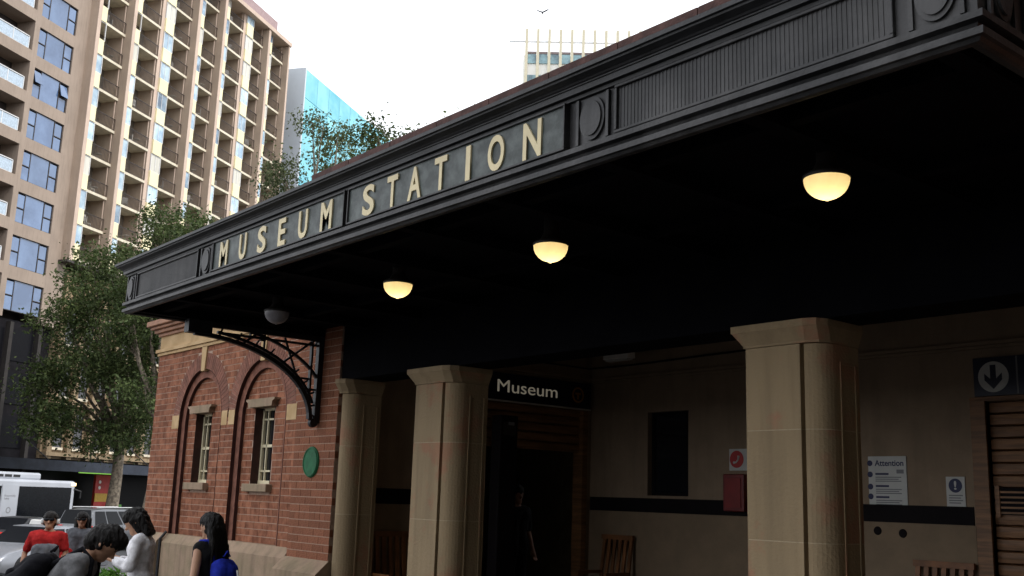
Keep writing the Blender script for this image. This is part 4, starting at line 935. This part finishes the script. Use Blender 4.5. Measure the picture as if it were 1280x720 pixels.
# ================================================================== people
def capsules(bones, voxel, name, m, parent, smooth_it=3):
    bm = bmesh.new()
    for b_ in bones:
        p0, p1, r0, r1 = Vector(b_[0]), Vector(b_[1]), b_[2], b_[3]
        d_ = p1-p0; L_ = d_.length; n_ = max(2, int(L_/(min(r0, r1)*.55))+1) if L_ > 1e-5 else 1
        if L_ > 1e-4:
            rot = Vector((0, 0, 1)).rotation_difference(d_.normalized()).to_matrix().to_4x4()
            bmesh.ops.create_cone(bm, cap_ends=True, segments=12, radius1=r0, radius2=r1, depth=L_, matrix=Matrix.Translation((p0+p1)/2) @ rot)
        for p, r_ in ((p0, r0), (p1, r1)):
            sc_ = b_[4] if len(b_) > 4 else (1, 1, 1)
            bmesh.ops.create_icosphere(bm, subdivisions=2, radius=r_, matrix=Matrix.Translation(p) @ Matrix.Diagonal((*sc_, 1)))
    me = bpy.data.meshes.new(name); bm.to_mesh(me); bm.free()
    o = bpy.data.objects.new(name, me); TMP.collection.objects.link(o)
    md = o.modifiers.new('r', 'REMESH'); md.mode = 'VOXEL'; md.voxel_size = voxel
    sm = o.modifiers.new('s', 'SMOOTH'); sm.iterations = smooth_it; sm.factor = .5
    ne = evaluated(o); bpy.data.objects.remove(o)
    fold = {'shirt': (.010, 9, 9), 'trousers': (.010, 10, 6), 'hair': (.0075, 55, 7), 'backpack': (.010, 8, 8), 'apron': (.008, 9, 5)}.get(name)
    if fold:
        ns = [v.normal.copy() for v in ne.vertices]
        for v, n_ in zip(ne.vertices, ns):
            q = v.co+Vector((parent.location.x*3, 0, 0)); v.co += n_*(fold[0]*noise.noise(Vector((q.x*fold[1], q.y*fold[1], q.z*fold[2])))+fold[0]*.6*noise.noise(Vector((q.x*fold[1]*2.1+5, q.y*fold[1]*2.1, q.z*fold[2]*2.3))))
    ne.name = name; ne.materials.clear(); ne.materials.append(m); ne.polygons.foreach_set('use_smooth', [True]*len(ne.polygons))
    return link(name, ne, parent)
M_skin = mat('skin_light', (.50, .28, .18), .55, .06, 8); M_skin2 = mat('skin_tan', (.30, .15, .09), .55, .06, 8)
M_hair = mat('black_hair', (.006, .0045, .004), .5, .3, 30, stretch=(6, 6, .6), bump=.5, bscale=60, spec=.25)
def person(label, loc, rotz, H, skin, hair='short', shirt=None, sleeve=.5, trousers=None, lean=0, head_tilt=0, arms=None, extra=None, slim=1.0):
    root = thing('person', label, 'person', loc, rotz); k = H/1.70
    hip = Vector((0, 0, .93))
    def U(v):                       # upper body leans about the hips
        v = Vector(v)-hip; v = Matrix.Rotation(-lean, 3, 'X') @ v; return (v+hip)*k
    def Lw(v): return Vector(v)*k
    hc = Vector((0, .015, 1.585)); nk = Vector((0, -.005, 1.44))
    def Hd(v): v = Vector(v)-nk; v = Matrix.Rotation(-head_tilt, 3, 'X') @ v; return U(v+nk)
    A = arms or {'l': ((-.235, -.01, 1.13), (-.25, .08, .88)), 'r': ((.235, -.01, 1.13), (.25, .08, .88))}
    g_ = slim
    torso = [((-.10*g_, 0, 1.33), (.10*g_, 0, 1.33), .105, .105), ((-.09*g_, 0, 1.33), (-.065*g_, 0, 1.10), .105, .09), ((.09*g_, 0, 1.33), (.065*g_, 0, 1.10), .105, .09), ((-.065*g_, 0, 1.10), (-.085*g_, 0, .95), .09, .105), ((.065*g_, 0, 1.10), (.085*g_, 0, .95), .09, .105),
             ((-.16*g_, 0, 1.385), (.16*g_, 0, 1.385), .06, .06), ((-.08, .0, 1.40), (0, -.01, 1.45), .06, .05), ((.08, 0, 1.40), (0, -.01, 1.45), .06, .05)]
    bones = [(U(a), U(c), r0*k, r1*k) for a, c, r0, r1 in torso]
    bones += [(U((0, -.01, 1.40)), Hd((0, .0, 1.53)), .058*k, .052*k), (Hd((0, .0, 1.60)), Hd((0, .02, 1.61)), .092*k, .092*k), (Hd((0, .03, 1.55)), Hd((0, .06, 1.505)), .066*k, .045*k), (Hd((0, .095, 1.585)), Hd((0, .118, 1.56)), .014*k, .017*k), (Hd((-.088, -.005, 1.57)), Hd((-.088, -.005, 1.60)), .018*k, .02*k), (Hd((.088, -.005, 1.57)), Hd((.088, -.005, 1.60)), .018*k, .02*k), (Hd((-.03, .085, 1.615)), Hd((.03, .085, 1.615)), .022*k, .022*k)]
    armb = {}
    for sd, sx in (('l', -1), ('r', 1)):
        sh = U((sx*.19*g_, 0, 1.385)); el = U(A[sd][0]); wr = U(A[sd][1]); armb[sd] = (sh, el, wr)
        bones += [(sh, el, .05*k, .040*k), (el, wr, .040*k, .028*k)]
        dr = (wr-el).normalized(); side = dr.cross(Vector((0, 0, 1)) if abs(dr.z) < .8 else Vector((0, 1, 0))).normalized(); pal = wr+dr*.075*k
        bones += [(wr, pal, .030*k, .034*k)]
        for q in range(4):
            b0 = pal+side*((q-1.5)*.021*k)+dr*.01*k; b1 = b0+dr*(.045, .055, .052, .04)[q]*k; cu = side.cross(dr)*(-1 if sx > 0 else 1); b2 = b1+(dr*.6+cu*.5)*.035*k
            bones += [(b0, b1, .010*k, .0095*k), (b1, b2, .0095*k, .008*k)]
        bones += [(wr+dr*.02*k, wr+dr*.055*k-side*.05*k*sx, .014*k, .011*k), (wr+dr*.055*k-side*.05*k*sx, wr+dr*.085*k-side*.055*k*sx, .011*k, .009*k)]
        hp0, kn, an = Lw((sx*.09, 0, .92)), Lw((sx*.10, .02, .50)), Lw((sx*.10, -.02, .09))
        bones += [(hp0, kn, .085*k, .056*k), (kn, an, .055*k, .036*k), (an, Lw((sx*.11, .12, .035)), .036*k, .03*k), (Lw((sx*.10, -.05, .04)), Lw((sx*.115, .17, .03)), .035*k, .028*k)]
    capsules(bones, .0105*k, 'body', skin, root, 2)
    if shirt:
        sb = [(U(a), U(c), (r0+.018)*k, (r1+.022)*k) for a, c, r0, r1 in torso[:6]]+[(U((-.085, 0, .95)), U((-.08, 0, .86)), .125*k, .13*k), (U((.085, 0, .95)), U((.08, 0, .86)), .125*k, .13*k)]
        if sleeve > 0:
            for sd in 'lr':
                sh, el, wr = armb[sd]
                if sleeve <= 1: sb.append((sh, sh.lerp(el, sleeve), .068*k, .062*k))
                else: sb += [(sh, el, .066*k, .056*k), (el, el.lerp(wr, sleeve-1), .056*k, .044*k)]
        capsules(sb, .015*k, 'shirt', shirt, root, 4)
    tb = []
    for sx in (-1, 1): tb += [(Lw((sx*.085, 0, .94)), Lw((sx*.09, 0, .84)), .118*k, .105*k), (Lw((sx*.09, 0, .84)), Lw((sx*.10, .02, .50)), .105*k, .075*k), (Lw((sx*.10, .02, .50)), Lw((sx*.10, -.02, .12)), .074*k, .062*k)]
    capsules(tb, .016*k, 'trousers', trousers or M_dk, root, 4)
    sh_ = []
    for sx in (-1, 1): sh_ += [(Lw((sx*.10, -.06, .045)), Lw((sx*.115, .18, .038)), .048*k, .042*k)]
    capsules(sh_, .012*k, 'shoes', M_trim, root, 2)
    hb = [(Hd((0, -.025, 1.625)), Hd((0, .02, 1.645)), .105*k, .098*k), (Hd((0, -.05, 1.58)), Hd((0, -.045, 1.53)), .085*k, .07*k), (Hd((-.06, -.02, 1.60)), Hd((-.075, 0, 1.55)), .05*k, .025*k), (Hd((.06, -.02, 1.60)), Hd((.075, 0, 1.55)), .05*k, .025*k)]
    if hair == 'long':
        for q in range(7):
            x = (q-3)*.022; hb += [(Hd((x, -.06, 1.60)), U((x*1.5, -.095, 1.40)), .042*k, .030*k), (U((x*1.5, -.095, 1.40)), U((x*1.9, -.125, 1.19-.03*(q % 3))), .028*k, .012*k)]
        for sx in (-1, 1): hb += [(Hd((sx*.075, -.02, 1.61)), U((sx*.085, -.07, 1.40)), .032*k, .02*k)]
    elif hair == 'bob':
        for q in range(7): x = (q-3)*.028; hb += [(Hd((x, -.06, 1.60)), Hd((x*1.25, -.08, 1.43)), .055*k, .035*k)]
        for sx in (-1, 1): hb += [(Hd((sx*.075, .02, 1.61)), Hd((sx*.085, .0, 1.47)), .035*k, .02*k)]
    elif hair == 'thick': hb += [(Hd((0, -.01, 1.65)), Hd((0, .06, 1.67)), .10*k, .07*k), (Hd((0, -.06, 1.60)), Hd((0, -.07, 1.54)), .095*k, .08*k)]
    capsules(hb, .0075*k, 'hair', M_hair, root, 2)
    return root, U, Hd, k
def backpack(root, U, k, m, m2, size=1.0, y=-.22):
    bp = [(U((-.08, y-.02, 1.36)), U((.08, y-.02, 1.36)), .085*k*size, .085*k*size), (U((-.09*size, y-.03, 1.32)), U((-.10*size, y-.05, .98)), .10*k*size, .12*k*size), (U((.09*size, y-.03, 1.32)), U((.10*size, y-.05, .98)), .10*k*size, .12*k*size), (U((0, y-.05, 1.3)), U((0, y-.07, 1.0)), .11*k*size, .13*k*size)]
    pk = capsules(bp, .014*k, 'backpack', m, root, 3)
    capsules([(U((-.07*size, y-.15*size, 1.16)), U((.07*size, y-.15*size, 1.16)), .04*k*size, .04*k*size), (U((-.08*size, y-.16*size, 1.0)), U((.08*size, y-.16*size, 1.0)), .07*k*size, .07*k*size)], .012*k, 'front_pocket', m, pk, 3)
    for sx in (-1, 1): MB().tube([U((sx*.10, y+.03, 1.40)), U((sx*.115, -.06, 1.47)), U((sx*.125, .05, 1.455)), U((sx*.135, .125, 1.36)), U((sx*.15, .10, 1.18)), U((sx*.14, y+.06, 1.05))], .021*k, 8).build('strap', m2, pk, True)
    MB().tube([U((-.05, y-.05, 1.45)), U((0, y-.05, 1.50)), U((.05, y-.05, 1.45))], .01*k, 6).build('carry_loop', m2, pk, True)
    return pk
cl = lambda n, c: mat(n, c, .9, .2, 14, bump=.4, bscale=22, spec=.12)
M_blk = cl('black_cloth', (.012, .012, .014)); M_wsh = cl('white_cloth', (.80, .79, .82)); M_gsh = cl('grey_cloth', (.15, .15, .155)); M_rsh = cl('red_cloth', (.36, .02, .02)); M_bluec = cl('blue_nylon', (.02, .035, .36)); M_den = cl('denim', (.03, .04, .07)); M_pk = cl('black_nylon', (.010, .010, .013)); M_g2 = cl('slate_cloth', (.12, .125, .14))
# woman with blue backpack
r_, U, Hd, k = person('woman with long dark hair and a blue backpack before the brick wall', (-9.013, 4.032, zg(-9.0)), R(116), 1.545, M_skin, 'long', M_blk, 0, M_den, 0, .12,
                      {'l': ((-.25, -.03, 1.12), (-.23, .12, .92)), 'r': ((.25, -.02, 1.12), (.22, .16, 1.05))}, slim=.92)
pk = backpack(r_, lambda v: U((v[0]*.9, v[1]*(.75 if v[1] > 0 else 1), v[2]-(.13 if v[1] < -.1 else 0))), k, M_bluec, M_bluec, .86, -.15)
for q in range(26):
    x = random.uniform(-.10, .10); MB().tube([Hd((x*.8, -.09+abs(x)*.4, 1.64)), U((x*1.0, -.125, 1.42)), U((x*1.35+random.uniform(-.02, .02), -.15, 1.20+random.uniform(-.06, .05)))], [.006, .005, .002], 4).build('hair_strand', M_hair, r_)
MB().tube([U((.0, -.335, 1.2)), U((.0, -.35, 1.14))], .008, 6).build('zip_pull', M_white, pk)
# woman in white shirt with phone
r_, U, Hd, k = person('woman in a white shirt with dark hair looking down at a phone', (-10.12, 3.85, zg(-10.1)), R(148), 1.61, M_skin, 'bob', M_wsh, 1.75, M_blk, .06, .42,
                      {'l': ((-.235, .06, 1.14), (-.08, .27, 1.22)), 'r': ((.235, .06, 1.14), (.09, .27, 1.22))}, slim=.95)
MB().box(-.035, .035, -.006, .006, -.065, .065).build('phone', M_trim, r_, bevel=.005, loc=U((0, .345, 1.27)), rot=(R(-35), 0, 0))
# man in grey T-shirt bending forward
r_, U, Hd, k = person('man in a grey T-shirt with black hair bending forward under a large black backpack', (-7.93, 2.295, zg(-7.9)), R(-30), 1.60, M_skin, 'thick', M_gsh, .62, M_den, .72, .08,
                      {'l': ((-.24, .20, 1.18), (-.16, .46, 1.16)), 'r': ((.24, .20, 1.18), (.16, .47, 1.16))}, slim=1.05)
pk = backpack(r_, lambda v: U((v[0], v[1], v[2]-.16)) if v[1] < -.1 else U(v), k, M_pk, M_pk, .95, -.17)
a = U((.17, .44, 1.16)); MB().lathe([(.030, -.012), (.036, -.012), (.036, .012), (.030, .012), (.030, -.012)], a, 18, 'y').build('wristwatch', M_alu, r_)
# person in red
r_, U, Hd, k = person('person in a red shirt and dark apron wearing sunglasses and headphones', (-15.5, 4.54, zg(-15.5)), R(-118), 1.60, M_skin2, 'short', M_rsh, .75, M_blk, 0, -.12,
                      {'l': ((-.27, .02, 1.14), (-.24, .20, .95)), 'r': ((.30, -.03, 1.13), (.30, .12, .90))}, slim=1.08)
capsules([(U((-.11, .10, 1.22)), U((.11, .10, 1.22)), .06*k, .06*k), (U((-.12, .09, 1.2)), U((-.13, .09, .72)), .075*k, .08*k), (U((.12, .09, 1.2)), U((.13, .09, .72)), .075*k, .08*k), (U((0, .10, 1.2)), U((0, .10, .72)), .08*k, .09*k)], .014, 'apron', M_g2, r_, 3)
def shades(r_, Hd, k):
    for sx in (-1, 1): capsules([(Hd((sx*.018, .108, 1.605)), Hd((sx*.056, .098, 1.605)), .021*k, .021*k, (1, .5, 1))], .006, 'sunglasses_lens', M_cgl, r_, 1)
    MB().tube([Hd((-.095, .0, 1.612)), Hd((-.075, .085, 1.612)), Hd((0, .118, 1.612)), Hd((.075, .085, 1.612)), Hd((.095, .0, 1.612))], .005*k, 6).build('sunglasses_frame', M_trim, r_)
shades(r_, Hd, k)
MB().tube([Hd((.11*math.cos(R(a)), -.01, 1.60+.125*math.sin(R(a)))) for a in range(0, 181, 15)], .011*k, 8).build('headphones', M_trim, r_, True)
for sx in (-1, 1): capsules([(Hd((sx*.105, -.005, 1.57)), Hd((sx*.105, -.005, 1.60)), .032*k, .032*k)], .01, 'ear_cup', M_alu, r_, 2)
# walking woman with red jacket over arm
r_, U, Hd, k = person('walking woman in sunglasses and slate top holding a red bag beside the taxi', (-17.75, 5.70, zg(-17.7)), R(-118), 1.63, M_skin2, 'bob', M_g2, .6, M_den, 0, 0,
                      {'l': ((-.24, .03, 1.14), (-.12, .24, 1.08)), 'r': ((.245, .02, 1.13), (.20, .22, 1.05))}, slim=.9)
shades(r_, Hd, k)
capsules([(U((.12, .26, 1.08)), U((.26, .22, 1.05)), .07*k, .06*k), (U((.14, .26, 1.0)), U((.25, .22, .85)), .09*k, .10*k)], .014, 'red_bag', M_rsh, r_, 3)
# dark figure in the doorway
person('dim figure in dark clothes standing inside the station doorway', (-10.95, 9.15, -1.5), R(-90), 1.68, M_skin2, 'short', M_blk, .9, M_blk)

# bird over the avenue
bd = thing('flying_bird', 'small dark bird flying in the white sky above the far tower', 'bird', (-28.18, 24.09, 18.35), R(40)); bd.scale = (.55, .55, .55)
capsules([((0, -.12, 0), (0, .1, .01), .035, .06), ((0, .1, .01), (0, .2, .03), .05, .03), ((0, .2, .03), (0, .25, .025), .02, .006), ((0, -.12, 0), (0, -.26, 0), .03, .02)], .012, 'body', M_g2, bd, 2)
for sx in (-1, 1): MB().prism([(0, .1), (.3, .14), (.52, -.02), (.26, -.06), (0, -.08)], lambda x, y: (sx*x, y, .03+x*.5), lambda x, y: (sx*x, y, .042+x*.5)).build('wing', M_g2, bd)

bpy.data.scenes.remove(TMP)
